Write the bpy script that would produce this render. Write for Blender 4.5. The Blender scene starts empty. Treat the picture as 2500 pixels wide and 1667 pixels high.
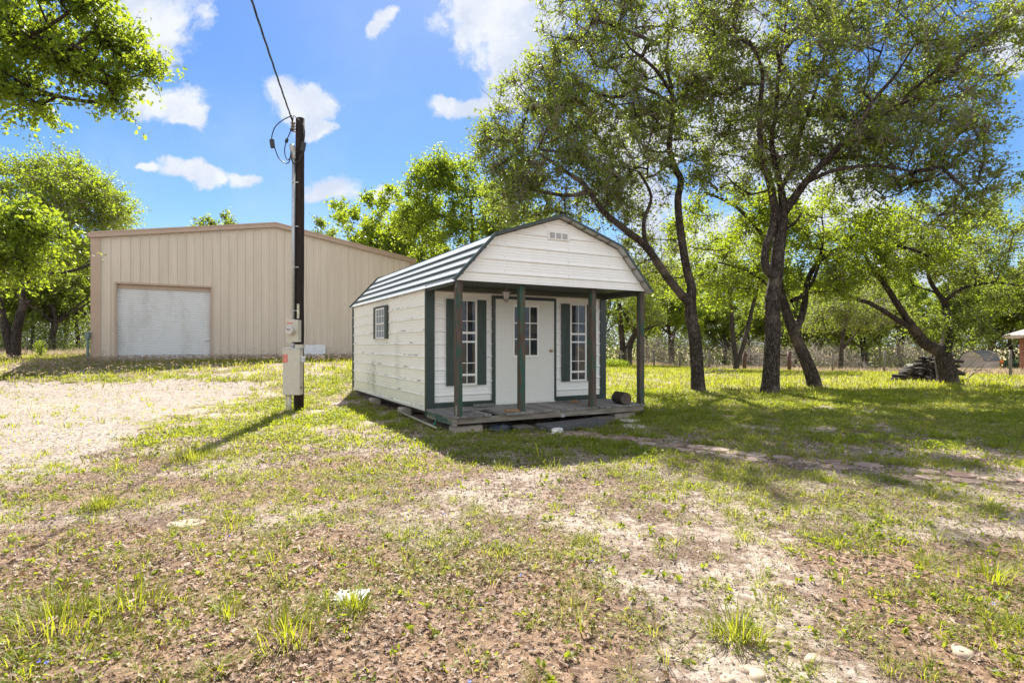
import bpy, math, random
import numpy as np
from mathutils import Vector, Matrix
R = math.radians
random.seed(7)
rng = np.random.default_rng(7)
sc = bpy.context.scene
COL = sc.collection
F = 1358.27; HY = 841.2; CH = 1.4            # focal length in photo pixels, horizon row, eye height

# ------------------------------------------------------------------ camera, sky, sun, exposure
cam_d = bpy.data.cameras.new('camera'); cam = bpy.data.objects.new('camera', cam_d); COL.objects.link(cam)
cam.location = (0, 0, CH); cam.rotation_euler = (R(90), 0, 0)
cam_d.sensor_width = 36; cam_d.lens = F / 2500 * 36
cam_d.shift_y = (HY - 833.5) / 2500
cam_d.clip_start = 0.05; cam_d.clip_end = 3000
sc.camera = cam
SUN_EL = R(50); SUN_AZ = math.atan2(-0.115, 1.0)     # azimuth measured from +Y towards +X

class NT:
    def __init__(s, tree): s.t = tree; s.t.nodes.clear()
    def n(s, typ, ins=None, **kw):
        nd = s.t.nodes.new('ShaderNode' + typ)
        for k, v in kw.items(): setattr(nd, k, v)
        if ins:
            for k, v in ins.items():
                sock = nd.inputs[k]
                if isinstance(v, bpy.types.NodeSocket): s.t.links.new(v, sock)
                else: sock.default_value = v
        return nd
    def math(s, op, a, b=0.0, c=0.0, clamp=False):
        return s.n('Math', {0: a, 1: b, 2: c}, operation=op, use_clamp=clamp).outputs[0]
    def mix(s, f, a, b, mode='MIX'):
        nd = s.n('Mix', data_type='RGBA', blend_type=mode)
        for idx, v in ((0, f), (6, a), (7, b)):
            if isinstance(v, bpy.types.NodeSocket): s.t.links.new(v, nd.inputs[idx])
            else: nd.inputs[idx].default_value = v if idx == 0 else (tuple(v) + (1,))[:4]
        return nd.outputs[2]
    def noise(s, vec, scale, detail=4, rough=.55, col=False):
        nd = s.n('TexNoise', {'Scale': scale, 'Detail': detail, 'Roughness': rough})
        if vec is not None: s.t.links.new(vec, nd.inputs['Vector'])
        return nd.outputs[1 if col else 0]
    def ramp(s, f, a, b, lo=0., hi=1.):
        return s.n('MapRange', {0: f, 1: a, 2: b, 3: lo, 4: hi}, interpolation_type='SMOOTHSTEP').outputs[0]
    def mapping(s, vec, loc=(0,0,0), rot=(0,0,0), scale=(1,1,1)):
        return s.n('Mapping', {'Vector': vec, 'Location': loc, 'Rotation': rot, 'Scale': scale}).outputs[0]

world = bpy.data.worlds.new('World'); sc.world = world; world.use_nodes = True
w = NT(world.node_tree)
sky = w.n('TexSky', sky_type='NISHITA', sun_disc=False, sun_elevation=SUN_EL, sun_rotation=SUN_AZ,
          altitude=0.0, air_density=1.0, dust_density=0.3, ozone_density=2.5)
hs = w.n('HueSaturation', {'Hue': .507, 'Saturation': 1.34, 'Value': .95, 'Color': sky.outputs[0]}).outputs[0]
tc = w.n('TexCoord').outputs['Generated']
sp = w.n('SeparateXYZ', {0: tc})
yy = w.math('MAXIMUM', sp.outputs[1], .02)
u_ = w.math('DIVIDE', sp.outputs[0], yy); v_ = w.math('DIVIDE', sp.outputs[2], yy)
uv = w.n('CombineXYZ', {0: u_, 1: v_, 2: 0.0}).outputs[0]
wob = w.n('VectorMath', {0: w.noise(uv, 6.5, 5, .6, col=True), 1: (.5, .5, .5)}, operation='SUBTRACT').outputs[0]
wob = w.n('VectorMath', {0: wob, 'Scale': .12}, operation='SCALE').outputs[0]
uvw = w.n('VectorMath', {0: uv, 1: wob}, operation='ADD').outputs[0]
CL = [(350,20,130,75,0),(400,90,60,70,0),(330,40,70,60,0),(385,245,85,42,-25),(445,280,45,25,-20),(340,215,50,35,0),
      (375,405,26,14,0),(440,412,50,22,0),(520,425,55,20,0),(592,428,40,22,0),(745,245,62,58,0),(775,300,40,25,0),(705,225,35,30,0),
      (818,470,58,34,0),(800,485,48,22,0),(940,45,26,42,-25),(958,25,22,28,0),(1230,60,130,80,0),(1250,140,95,70,0),(1245,215,55,45,0),
      (1150,255,75,32,10),(1110,240,45,26,0),(1180,20,90,60,0),(940,485,30,22,0),(1022,455,18,12,0),(925,470,40,20,0),
      (2490,80,75,85,0),(2440,130,60,35,0),(1720,110,190,130,0),(1560,330,120,90,0),(1880,330,180,150,0),(1560,480,120,70,0),
      (1700,600,150,90,0),(2230,640,150,80,0),(2290,740,180,24,0),(2180,700,120,20,0),(2330,780,200,16,0),(2050,480,160,90,0)]
acc = None
for (x, y, rx, ry, rot) in CL:
    cu, cv = (x-1250)/F, (HY-y)/F
    d = w.n('VectorMath', {0: uvw, 1: (cu, cv, 0)}, operation='SUBTRACT').outputs[0]
    d = w.mapping(d, rot=(0, 0, R(rot)), scale=(F/rx, F/ry, 0))
    l = w.n('VectorMath', {0: d}, operation='LENGTH').outputs['Value']
    m = w.math('SUBTRACT', 1.0, w.math('MULTIPLY', l, .62))
    acc = m if acc is None else w.n('Math', {0: acc, 1: m, 2: .12}, operation='SMOOTH_MAX').outputs[0]
det = w.noise(uvw, 15, 8, .62)
cm = w.math('ADD', acc, w.math('MULTIPLY', w.math('SUBTRACT', det, .5), 1.5))
cm = w.ramp(cm, .16, .60)
cm = w.math('MULTIPLY', cm, w.ramp(sp.outputs[1], .02, .1))
haz = w.ramp(w.noise(uv, 2.2, 5, .6), .42, .8, .03, .35)
bil = w.noise(w.mapping(uvw, loc=(3, 5, 0)), 9, 6, .6)
ccol = w.mix(w.ramp(bil, .35, .62), (4.4, 4.8, 5.7), (5.8, 6.0, 6.3))
skyc = w.mix(haz, hs, (4.2, 4.9, 6.0))
skyc = w.mix(w.math('MULTIPLY', cm, .96), skyc, ccol)
# unseen half of the sky behind the camera: bright clouds added to light shaded walls
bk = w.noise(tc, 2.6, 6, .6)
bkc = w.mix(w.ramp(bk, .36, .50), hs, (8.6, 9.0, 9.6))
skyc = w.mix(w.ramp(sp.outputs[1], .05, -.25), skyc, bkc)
skyc = w.mix(w.ramp(sp.outputs[2], .14, .0, 0, .8), skyc, (3.5, 4.4, 5.8))
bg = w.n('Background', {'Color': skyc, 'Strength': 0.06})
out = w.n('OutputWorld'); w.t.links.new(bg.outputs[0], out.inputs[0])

sd = bpy.data.lights.new('sun', 'SUN'); sun = bpy.data.objects.new('sun', sd); COL.objects.link(sun)
sd.energy = 5.0; sd.angle = R(0.5); sd.color = (1.0, .95, .86)
sdir = Vector((math.sin(SUN_AZ)*math.cos(SUN_EL), math.cos(SUN_AZ)*math.cos(SUN_EL), math.sin(SUN_EL)))
sun.rotation_euler = sdir.to_track_quat('Z', 'Y').to_euler(); sun.location = (0, 0, 30)
sc.view_settings.view_transform = 'Standard'; sc.view_settings.look = 'None'
sc.view_settings.exposure = 1.45; sc.view_settings.gamma = 1.0
sc.render.engine = 'CYCLES'
sc.cycles.max_bounces = 6; sc.cycles.diffuse_bounces = 4; sc.cycles.transmission_bounces = 4; sc.cycles.transparent_max_bounces = 4

# ------------------------------------------------------------------ numeric helpers
def _h(ix, iy, seed):
    n = (ix.astype(np.int64)*374761393 + iy.astype(np.int64)*668265263 + seed*1442695041) & 0x7fffffff
    n = ((n ^ (n >> 13)) * 1274126177) & 0x7fffffff
    n = n ^ (n >> 16)
    return (n & 0xffff) / 65535.0
def vnoise(x, y, seed=0):
    x = np.asarray(x, float); y = np.asarray(y, float)
    ix, iy = np.floor(x), np.floor(y); fx, fy = x-ix, y-iy
    fx = fx*fx*(3-2*fx); fy = fy*fy*(3-2*fy)
    a = _h(ix, iy, seed); b = _h(ix+1, iy, seed); c = _h(ix, iy+1, seed); d = _h(ix+1, iy+1, seed)
    return (a*(1-fx)+b*fx)*(1-fy) + (c*(1-fx)+d*fx)*fy
def fbm(x, y, s, oct=4, seed=0):
    t = 0; a = .5; n = 0
    for o in range(oct):
        t = t + a*vnoise(np.asarray(x)*s*2**o+o*17.3, np.asarray(y)*s*2**o-o*9.1, seed+o); n += a; a *= .5
    return t/n
def ss(a, b, x):
    t = np.clip((np.asarray(x, float)-a)/(b-a), 0, 1); return t*t*(3-2*t)
def gz(x, y):                                     # height of the ground
    x = np.asarray(x, float); y = np.asarray(y, float)
    rise = .75*ss(12.5, 20.5, y)*(1-ss(-3.5, 4.0, x))
    dip = np.clip(y-26, 0, 60)*.045*ss(0, 28, x)
    near = ss(90, 40, np.hypot(x, y)); dip = dip + .05*ss(1.9, .6, np.hypot((x-.9)*.75, y-9.6))
    return rise - dip + near*((fbm(x, y, .35, 3, 3)-.5)*.07 + (fbm(x, y, 2.2, 3, 5)-.5)*.035)
def gz1(x, y): return float(gz(np.array([x]), np.array([y]))[0])
def G(px, py):                                    # where the line of sight through a photo pixel meets the ground
    Y = np.arange(2.0, 160, .02); X = (px-1250)/F*Y; Z = CH + (HY-py)/F*Y
    i = np.argmax(Z <= gz(X, Y)); return float(X[i]), float(Y[i]), float(gz(X, Y)[i])
def GY(px, Y): x = (px-1250)/F*Y; return (x, Y, gz1(x, Y))
def P(px, py, Y): return np.array([(px-1250)/F*Y, Y, CH + (HY-py)/F*Y])

# ------------------------------------------------------------------ object helpers
def tag(o, label=None, cat=None, group=None, kind=None):
    if label: o['label'] = label
    if cat: o['category'] = cat
    if group: o['group'] = group
    if kind: o['kind'] = kind
    return o
def thing(name, loc=(0, 0, 0), rz=0., label=None, cat=None, group=None):
    o = bpy.data.objects.new(name, None); COL.objects.link(o); o.location = loc; o.rotation_euler = (0, 0, rz)
    o.empty_display_size = .2
    return tag(o, label, cat, group)
def copy_tree(o, parent=None):
    c = o.copy(); COL.objects.link(c)
    if parent is not None: c.parent = parent
    for ch in [k for k in bpy.data.objects if k.parent == o]: copy_tree(ch, c)
    return c
def link(name, me, mats, parent=None):
    for m in (mats if isinstance(mats, (list, tuple)) else [mats]): me.materials.append(m)
    o = bpy.data.objects.new(name, me); COL.objects.link(o)
    if parent is not None: o.parent = parent
    return o
def np_mesh(name, verts, faces_flat, sizes, mats, parent=None, smooth=False, attrs=None, mi=None):
    me = bpy.data.meshes.new(name)
    verts = np.ascontiguousarray(verts, np.float32).reshape(-1, 3)
    faces_flat = np.ascontiguousarray(faces_flat, np.int32).ravel(); sizes = np.ascontiguousarray(sizes, np.int32)
    me.vertices.add(len(verts)); me.vertices.foreach_set('co', verts.ravel())
    me.loops.add(len(faces_flat)); me.loops.foreach_set('vertex_index', faces_flat)
    me.polygons.add(len(sizes)); st = np.concatenate([[0], np.cumsum(sizes)[:-1]]).astype(np.int32)
    me.polygons.foreach_set('loop_start', st)
    me.update(calc_edges=True)
    if smooth: me.polygons.foreach_set('use_smooth', np.ones(len(sizes), bool))
    if mi is not None: me.polygons.foreach_set('material_index', np.asarray(mi, np.int32))
    for k, v in (attrs or {}).items():
        a = me.attributes.new(k, 'FLOAT', 'POINT'); a.data.foreach_set('value', np.asarray(v, np.float32))
    return link(name, me, mats, parent)

class MB:
    def __init__(s, T=None): s.v = []; s.f = []; s.m = []; s.T = T or (lambda *p: p)
    def add(s, vs, fs, m=0):
        b = len(s.v); s.v += [tuple(s.T(*p)) for p in vs]
        for f in fs: s.f.append(tuple(b+i for i in f)); s.m.append(m)
        return s
    def box(s, x0, x1, y0, y1, z0, z1, m=0, bev=0.):
        if bev > 0:
            b = bev; vs = []; 
            for z, i in ((z0, b), (z0+b, 0), (z1-b, 0), (z1, b)):
                vs += [(x0+i, y0+i+ (b if i == 0 else 0)*0, z), (x1-i, y0+i, z), (x1-i, y1-i, z), (x0+i, y1-i, z)]
            fs = [(3,2,1,0), (12,13,14,15)]
            for k in range(3):
                for j in range(4): a = k*4+j; c = k*4+(j+1)%4; fs.append((a, c, c+4, a+4))
            return s.add(vs, fs, m)
        vs = [(x0,y0,z0),(x1,y0,z0),(x1,y1,z0),(x0,y1,z0),(x0,y0,z1),(x1,y0,z1),(x1,y1,z1),(x0,y1,z1)]
        return s.add(vs, [(3,2,1,0),(4,5,6,7),(0,1,5,4),(1,2,6,5),(2,3,7,6),(3,0,4,7)], m)
    def tube(s, pts, rad, n=8, m=0, cap=True):
        pts = [Vector(p) for p in pts]; rad = rad if hasattr(rad, '__len__') else [rad]*len(pts)
        vs = []; fs = []; up = Vector((0, 0, 1)); prev = None
        for i, p in enumerate(pts):
            d = (pts[min(i+1, len(pts)-1)]-pts[max(i-1, 0)])
            d = d.normalized() if d.length > 1e-9 else up
            if prev is None: a = d.orthogonal().normalized()
            else: a = (prev - d*prev.dot(d)); a = a.normalized() if a.length > 1e-6 else d.orthogonal().normalized()
            prev = a; b = d.cross(a)
            for k in range(n):
                t = 2*math.pi*k/n; q = p + (a*math.cos(t)+b*math.sin(t))*rad[i]; vs.append(tuple(q))
        for i in range(len(pts)-1):
            for k in range(n): fs.append((i*n+k, i*n+(k+1)%n, (i+1)*n+(k+1)%n, (i+1)*n+k))
        if cap: fs.append(tuple(range(n-1, -1, -1))); fs.append(tuple((len(pts)-1)*n+k for k in range(n)))
        return s.add(vs, fs, m)
    def prism(s, poly, h0, h1, m=0):          # poly in x,z extruded along y
        n = len(poly); vs = [(x, h0, z) for x, z in poly]+[(x, h1, z) for x, z in poly]
        fs = [tuple(range(n)), tuple(range(2*n-1, n-1, -1))]
        for i in range(n): j = (i+1) % n; fs.append((j, i, n+i, n+j))
        return s.add(vs, fs, m)
    def bar(s, p, q, wid, hgt, up=(0, 0, 1), m=0):
        p = Vector(p); q = Vector(q); d = (q-p).normalized(); a = d.cross(Vector(up)).normalized(); u = a.cross(d)
        vs = []
        for c in (p, q):
            for sa, su in ((-1,-1),(1,-1),(1,1),(-1,1)): vs.append(tuple(c+a*sa*wid/2+u*su*hgt/2))
        return s.add(vs, [(0,1,2,3),(7,6,5,4),(1,0,4,5),(2,1,5,6),(3,2,6,7),(0,3,7,4)], m)
    def build(s, name, mats, parent=None, smooth=False):
        me = bpy.data.meshes.new(name); me.from_pydata(s.v, [], s.f); me.update()
        if any(s.m): me.polygons.foreach_set('material_index', s.m)
        if smooth: me.polygons.foreach_set('use_smooth', [True]*len(s.f))
        o = link(name, me, mats, parent)
        import bmesh
        bm = bmesh.new(); bm.from_mesh(me); bmesh.ops.recalc_face_normals(bm, faces=bm.faces); bm.to_mesh(me); bm.free()
        return o

# ------------------------------------------------------------------ materials
def mat(name): 
    m = bpy.data.materials.new(name); m.use_nodes = True; return m, NT(m.node_tree)
def finish(n, col, rough=.6, bump=None, bs=.3, bd=.01, metal=0., spec=.5, extra=None):
    p = n.n('BsdfPrincipled', {'Base Color': col if isinstance(col, bpy.types.NodeSocket) else tuple(col)+(1,), 'Roughness': rough, 'Metallic': metal, 'Specular IOR Level': spec})
    if bump is not None:
        b = n.n('Bump', {'Height': bump, 'Strength': bs, 'Distance': bd}); n.t.links.new(b.outputs[0], p.inputs['Normal'])
    o = n.n('OutputMaterial'); n.t.links.new(p.outputs[0], o.inputs[0]); return p
def simple(name, c, rough=.6, var=.15, scale=8., metal=0., bs=.2, stretch=(1,1,1), spec=.5):
    m, n = mat(name); o = n.mapping(n.n('TexCoord').outputs['Object'], scale=stretch)
    f = n.noise(o, scale, 5, .6); g = n.noise(o, scale*7, 3, .6)
    k = n.math('ADD', n.math('MULTIPLY', f, .7), n.math('MULTIPLY', g, .3))
    col = n.mix(n.ramp(k, .3, .7), tuple(x*(1-var) for x in c), tuple(min(1, x*(1+var)) for x in c))
    finish(n, col, rough, g, bs, .004, metal, spec); return m

def siding_mat(name, base, mildew=False):
    m, n = mat(name); o = n.n('TexCoord').outputs['Object']; s = n.n('SeparateXYZ', {0: o})
    st = n.noise(n.mapping(o, scale=(3, 3, .35)), 3.0, 5, .6)
    col = n.mix(n.ramp(st, .45, .8, 0, .2), base, tuple(x*.8 for x in base))
    dirt = n.noise(n.mapping(o, scale=(2.2, 2.2, 9)), 2.5, 6, .65)
    col = n.mix(n.ramp(dirt, .58, .8, 0, .22), col, (.30, .27, .20))
    col = n.mix(n.ramp(s.outputs[2], .75, .25, 0, .25), col, (.45, .44, .25))
    if mildew:
        y = s.outputs[1]; z = s.outputs[2]
        fine = n.noise(n.mapping(o, scale=(1, 7, 2.0)), 4, 6, .7)
        for (yc, wd, z0, z1, a) in ((3.60, .28, 1.15, .3, 1.2), (3.95, .5, 1.0, .35, .7), (1.75, .35, 1.7, .6, .5)):
            k = n.ramp(n.math('ABSOLUTE', n.math('SUBTRACT', y, yc)), wd, 0.)
            k = n.math('MULTIPLY', k, n.ramp(z, z0, z0-.25)); k = n.math('MULTIPLY', k, n.ramp(z, z1-.15, z1+.15))
            k = n.math('MULTIPLY', k, n.ramp(fine, .42, .66)); k = n.math('MULTIPLY', k, a, clamp=True)
            col = n.mix(k, col, (.055, .065, .025))
        # soot lines that sit on the rib ledges
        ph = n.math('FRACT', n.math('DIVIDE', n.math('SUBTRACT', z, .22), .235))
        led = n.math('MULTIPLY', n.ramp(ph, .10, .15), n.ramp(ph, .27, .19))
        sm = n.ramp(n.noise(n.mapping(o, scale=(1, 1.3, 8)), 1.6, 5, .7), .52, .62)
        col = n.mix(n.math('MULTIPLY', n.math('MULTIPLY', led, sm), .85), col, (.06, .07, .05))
    finish(n, col, n.ramp(dirt, .3, .8, .28, .6), n.noise(o, 5, 3), .08, .01); return m
M_side = siding_mat('siding_cream', (.84, .81, .73), True)
M_front = siding_mat('siding_white', (.85, .84, .80))
M_roof = siding_mat('roof_white', (.45, .455, .43))
M_green = simple('green_trim', (.024, .042, .034), .4, .2, 5)
M_shut = simple('green_shutter', (.032, .050, .040), .5, .25, 6, stretch=(3, 3, .6))
M_door = simple('door_offwhite', (.70, .69, .62), .45, .05, 30, bs=.12)
M_vinyl = simple('white_vinyl', (.80, .78, .72), .4, .05, 6, bs=.02)
M_inner = simple('window_interior', (.035, .04, .045), .6, .6, 2.5, stretch=(1, 1, .5))
M_ceil = simple('ceiling_green', (.075, .09, .075), .6, .25, 4, stretch=(.4, 3, 1))
M_black = simple('black_rubber', (.012, .013, .014), .45, .2)
M_tarp = simple('black_plastic', (.012, .014, .018), .3, .4, 9, bs=.8)
M_galv = simple('galvanized', (.42, .44, .44), .42, .15, 12, metal=.65)
M_box = simple('enclosure_beige', (.50, .465, .385), .5, .08, 10, bs=.05)
M_boxs = simple('enclosure_grey', (.48, .50, .53), .45, .08, 10, bs=.05)
M_red = simple('label_red', (.60, .03, .02), .5, .1)
M_pale = simple('label_pale', (.75, .62, .48), .5, .1)
M_dark = simple('ink_dark', (.02, .02, .018), .6, .1)
M_tag = simple('tag_cream', (.72, .68, .50), .5, .1)
M_brass = simple('knob_metal', (.55, .45, .30), .28, .1, metal=.9)
M_lant = simple('lantern_grey', (.27, .24, .23), .5, .15)
M_block = simple('concrete', (.36, .31, .25), .9, .25, 9, bs=.6)
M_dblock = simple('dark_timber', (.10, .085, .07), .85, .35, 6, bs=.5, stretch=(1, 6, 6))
M_slab = simple('flagstone_grey', (.42, .40, .34), .85, .25, 5, bs=.4)
M_gravbag = simple('white_rubble', (.62, .60, .55), .9, .3, 22, bs=.9)
M_tan = None
M_trim = simple('barn_trim', (.43, .315, .235), .45, .06, 3, bs=.05)
M_sheetw = simple('white_panel', (.66, .66, .68), .5, .15, 4, bs=.1)
M_rust = simple('rusty_pipe', (.085, .042, .028), .7, .35, 7, bs=.4)
M_wire = simple('fence_wire', (.30, .29, .27), .5, .1, metal=.6)
M_silver = simple('dish_grey', (.45, .45, .44), .5, .1)
M_shing = simple('shingle_grey', (.16, .16, .17), .8, .25, 12, bs=.5)
M_shed2 = simple('far_shed_pink', (.55, .46, .40), .7, .1, 3)
M_pvroof = simple('pavilion_shingle', (.36, .31, .27), .8, .25, 8, bs=.5)
M_redwood = simple('red_brown_wood', (.20, .085, .05), .7, .3, 5, stretch=(3, 3, .4))
M_orange = simple('orange_ball', (.75, .18, .02), .4, .1)
M_stone = simple('red_flagstone', (.34, .20, .15), .9, .35, 4, bs=.4)
M_rock = simple('pale_rock', (.38, .29, .21), .9, .2, 6, bs=.4)

def barn_mat():
    m, n = mat('barn_tan'); o = n.n('TexCoord').outputs['Object']; s = n.n('SeparateXYZ', {0: o})
    b = n.noise(n.mapping(o, scale=(1.5, 1, .15)), 2, 5, .6)
    col = n.mix(n.ramp(b, .3, .75), (.62, .535, .44), (.54, .465, .375))
    k = n.ramp(s.outputs[2], .9, .05)
    sp_ = n.ramp(n.noise(n.mapping(o, scale=(6, 1, 3)), 3, 6, .75), .52, .6)
    col = n.mix(n.math('MULTIPLY', n.math('MULTIPLY', k, sp_), .7), col, (.16, .13, .09))
    finish(n, col, .38, n.noise(n.mapping(o, scale=(1, 1, .5)), 1.5, 3), .25, .02); return m
M_tan = barn_mat()
def rollup_mat():
    m, n = mat('rollup_white'); o = n.n('TexCoord').outputs['Object']
    b = n.noise(n.mapping(o, scale=(1, 1, .3)), 3, 5)
    finish(n, n.mix(n.ramp(b, .4, .8), (.66, .67, .68), (.55, .55, .54)), .45); return m
M_roll = rollup_mat()
def wood_mat(name, a, b, paint=None, amt=.5, axis='z', isl=True):
    m, n = mat(name); o = n.n('TexCoord').outputs['Object']
    st = {'z': (14, 14, .8), 'y': (14, .8, 14), 'x': (.8, 14, 14)}[axis]
    g = n.noise(n.mapping(o, scale=st), 2.5, 6, .65)
    col = n.mix(n.ramp(g, .3, .72), a, b)
    if isl:
        r = n.n('NewGeometry').outputs['Random Per Island']
        col = n.mix(n.math('MULTIPLY', r, .55), col, tuple(x*.5 for x in a))
    if paint:
        k = n.noise(n.mapping(o, scale={'z': (5, 5, 1), 'y': (5, 1, 5), 'x': (1, 5, 5)}[axis]), 2.2, 6, .7)
        col = n.mix(n.ramp(k, amt, amt+.06), col, n.mix(n.noise(o, 9, 4), paint, tuple(x*1.35 for x in paint)))
    finish(n, col, .8, g, .6, .006, spec=.3); return m
M_deck = wood_mat('deck_boards', (.15, .135, .12), (.34, .32, .29), axis='y')
M_beam = wood_mat('deck_beam', (.13, .105, .08), (.30, .27, .22), axis='x', isl=False)
M_beamg = wood_mat('deck_beam_painted', (.13, .12, .08), (.25, .24, .18), paint=(.045, .085, .06), amt=.45, axis='y', isl=False)
M_post = wood_mat('porch_post', (.05, .036, .028), (.14, .105, .08), paint=(.03, .07, .05), amt=.52, isl=False)
M_postg = wood_mat('porch_post_green', (.06, .04, .03), (.13, .09, .06), paint=(.035, .075, .055), amt=.46, isl=False)
M_pole = wood_mat('creosote_pole', (.010, .007, .006), (.035, .02, .015), isl=False)
M_fpost = wood_mat('fence_post_wood', (.10, .08, .06), (.27, .24, .19), isl=False)
M_log = wood_mat('log_bark', (.018, .013, .011), (.065, .048, .036), isl=False)
M_logend = simple('log_end', (.085, .062, .046), .85, .35, 14)
M_scrap = wood_mat('orange_scrap', (.22, .12, .05), (.38, .22, .10), axis='x', isl=False)

def bark_mat(name, a, b, lich=.0):
    m, n = mat(name); o = n.n('TexCoord').outputs['Object']
    v = n.n('TexVoronoi', {'Vector': n.mapping(o, scale=(1, 1, .22)), 'Scale': 26.0}, feature='DISTANCE_TO_EDGE').outputs[0]
    g = n.noise(n.mapping(o, scale=(1, 1, .3)), 14, 5, .7)
    big = n.noise(o, 1.1, 4, .6)
    k = n.math('MULTIPLY', n.ramp(v, .0, .14), n.ramp(g, .25, .7))
    col = n.mix(k, a, b)
    if lich: col = n.mix(n.ramp(big, .5, .68, 0, lich), col, tuple(min(1, x*2.2) for x in b))
    finish(n, col, .9, n.math('ADD', n.ramp(v, 0, .2), n.math('MULTIPLY', g, .5)), .9, .03, spec=.2); return m
M_bark = bark_mat('oak_bark', (.022, .017, .014), (.12, .095, .075), .45)
M_bark2 = bark_mat('far_bark', (.03, .025, .02), (.12, .10, .08), .3)
M_twig = simple('bare_twig', (.20, .165, .13), .85, .3, 3)

def leaf_mat(name, dk, lt, tr, trw=.5, gloss=.4, rough=.45, dry=0.):
    m, n = mat(name); g = n.n('NewGeometry'); r = g.outputs['Random Per Island']
    o = n.n('TexCoord').outputs['Object']; big = n.noise(o, .8, 3, .6)
    k = n.math('ADD', n.math('MULTIPLY', r, .65), n.math('MULTIPLY', n.ramp(big, .3, .7), .35))
    col = n.mix(k, dk, lt)
    tcol = n.mix(k, tuple(x*.7 for x in tr), tr)
    if dry:
        dk_ = n.ramp(n.math('ADD', n.noise(o, .45, 5, .65), n.math('MULTIPLY', r, .22)), .56, .74, 0, dry)
        col = n.mix(dk_, col, (.38, .31, .15)); tcol = n.mix(dk_, tcol, (.42, .34, .14))
    p = n.n('BsdfPrincipled', {'Base Color': col, 'Roughness': rough, 'Specular IOR Level': gloss})
    t = n.n('BsdfTranslucent', {'Color': tcol})
    mx = n.n('MixShader', {0: trw, 1: p.outputs[0], 2: t.outputs[0]})
    out = n.n('OutputMaterial'); n.t.links.new(mx.outputs[0], out.inputs[0]); return m
M_leaf = leaf_mat('oak_leaves', (.038, .075, .014), (.12, .17, .022), (.50, .62, .03), .52, .3)
M_leafb = leaf_mat('bright_leaves', (.042, .085, .014), (.13, .18, .025), (.48, .60, .03), .52, .3)
M_leafd = leaf_mat('dusky_leaves', (.034, .064, .018), (.115, .155, .030), (.46, .56, .05), .47, .3)
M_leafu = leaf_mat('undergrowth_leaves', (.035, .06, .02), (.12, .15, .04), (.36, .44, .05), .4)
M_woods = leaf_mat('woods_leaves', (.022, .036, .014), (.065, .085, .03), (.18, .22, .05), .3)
M_grass = leaf_mat('grass_blades', (.085, .125, .014), (.23, .26, .022), (.54, .58, .02), .52, .3, .5, .4)
M_clover = leaf_mat('ground_weeds', (.065, .11, .016), (.19, .23, .028), (.48, .55, .03), .48, .35, .5, .3)
M_dry = leaf_mat('dry_grass', (.27, .21, .14), (.50, .41, .29), (.42, .34, .22), .4, .2, .7)
M_litter = leaf_mat('dead_leaves', (.085, .048, .030), (.37, .235, .155), (.25, .14, .06), .2, .35, .55)
M_seed = leaf_mat('seed_heads', (.42, .31, .22), (.66, .52, .40), (.5, .38, .26), .35, .2, .7)
M_vine = leaf_mat('vine_leaves', (.03, .09, .04), (.10, .2, .10), (.15, .3, .1), .35)
M_blue = simple('blue_petals', (.16, .22, .75), .6, .1)
M_yel = simple('yellow_petals', (.75, .55, .05), .6, .1)
M_wht = simple('white_petals', (.75, .74, .72), .6, .1)

# ------------------------------------------------------------------ land cover
def gravel_mask(x, y):
    b = np.interp(y, [3, 5.8, 7.95, 11.2, 13.2, 15.5, 17], [-5.0, -5.2, -5.9, -7.0, -6.9, -7.2, -9.5])
    nz = (fbm(x, y, .7, 4, 21)-.5)*3.2 + (fbm(x, y, 3.0, 3, 23)-.5)*1.6
    return ss(-.5, .45, b + nz - x) * ss(-.35, .5, 16.1 + nz*.6 - y)
def path_dist(x, y):
    pts = np.array([(1.1, 8.9), (1.76, 8.25), (2.89, 7.04), (3.89, 6.42), (4.64, 5.85), (5.3, 5.45), (7.5, 4.4), (10, 3.4)])
    d = np.full(np.shape(x), 9.)
    for (a, b) in zip(pts[:-1], pts[1:]):
        v = b-a; t = np.clip(((x-a[0])*v[0]+(y-a[1])*v[1])/(v@v), 0, 1)
        d = np.minimum(d, np.hypot(x-a[0]-v[0]*t, y-a[1]-v[1]*t))
    return d
TH = .5035; SC, SS = math.cos(TH), math.sin(TH); SX, SY = -1.529, 10.0; SW = 4.0; SL = 5.67
def shed_local(x, y):
    dx, dy = x-SX, y-SY; return dx*SC+dy*SS, -dx*SS+dy*SC
def lush(x, y):
    n1 = fbm(x, y, .55, 4, 31); n2 = fbm(x, y, 1.7, 3, 41)
    r = .42 + .0*x
    r = r + .27*ss(-.3, 2.6, x - .2 + (y-6)*.35)*ss(3.6, 6.0, y)      # tree-shaded lawn on the right
    r = r + .26*ss(5.2, 8, y)*(1-ss(-1.2, .2, x))*ss(-6.6, -5.2, x)   # between gravel and shed
    r = r + .40*ss(7.2, 7.7, y)*ss(-1.8, -.5, x)
    r = r + .30*ss(1.0, 3.2, x)*(1-ss(3.2, 4.2, y))
    r = r + .22*ss(-.3, -2.2, x)*(1-ss(3.0, 4.0, y))
    r = r + .26*ss(13.5, 16.5, y)
    sandy = ss(1.15, .55, np.hypot((x-.1)/1.6, (y-5.2)/1.4)) + .7*ss(1.1, .5, np.hypot((x-.9)/1.5, (y-3.3)/.8))
    r = r - .25*sandy
    r = r + (n1-.5)*1.25 + (n2-.5)*.8
    a, b = shed_local(x, y)
    under = ss(-.05, .2, a)*ss(SW+.05, SW-.2, a)*ss(-1.5, -1.1, b)*ss(SL+.1, SL-.2, b)
    r = r*(1-under)*(1-gravel_mask(x, y)*.97)*(1-.9*ss(.44, .26, path_dist(x, y)))
    return np.clip(r, 0, 1)
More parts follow.
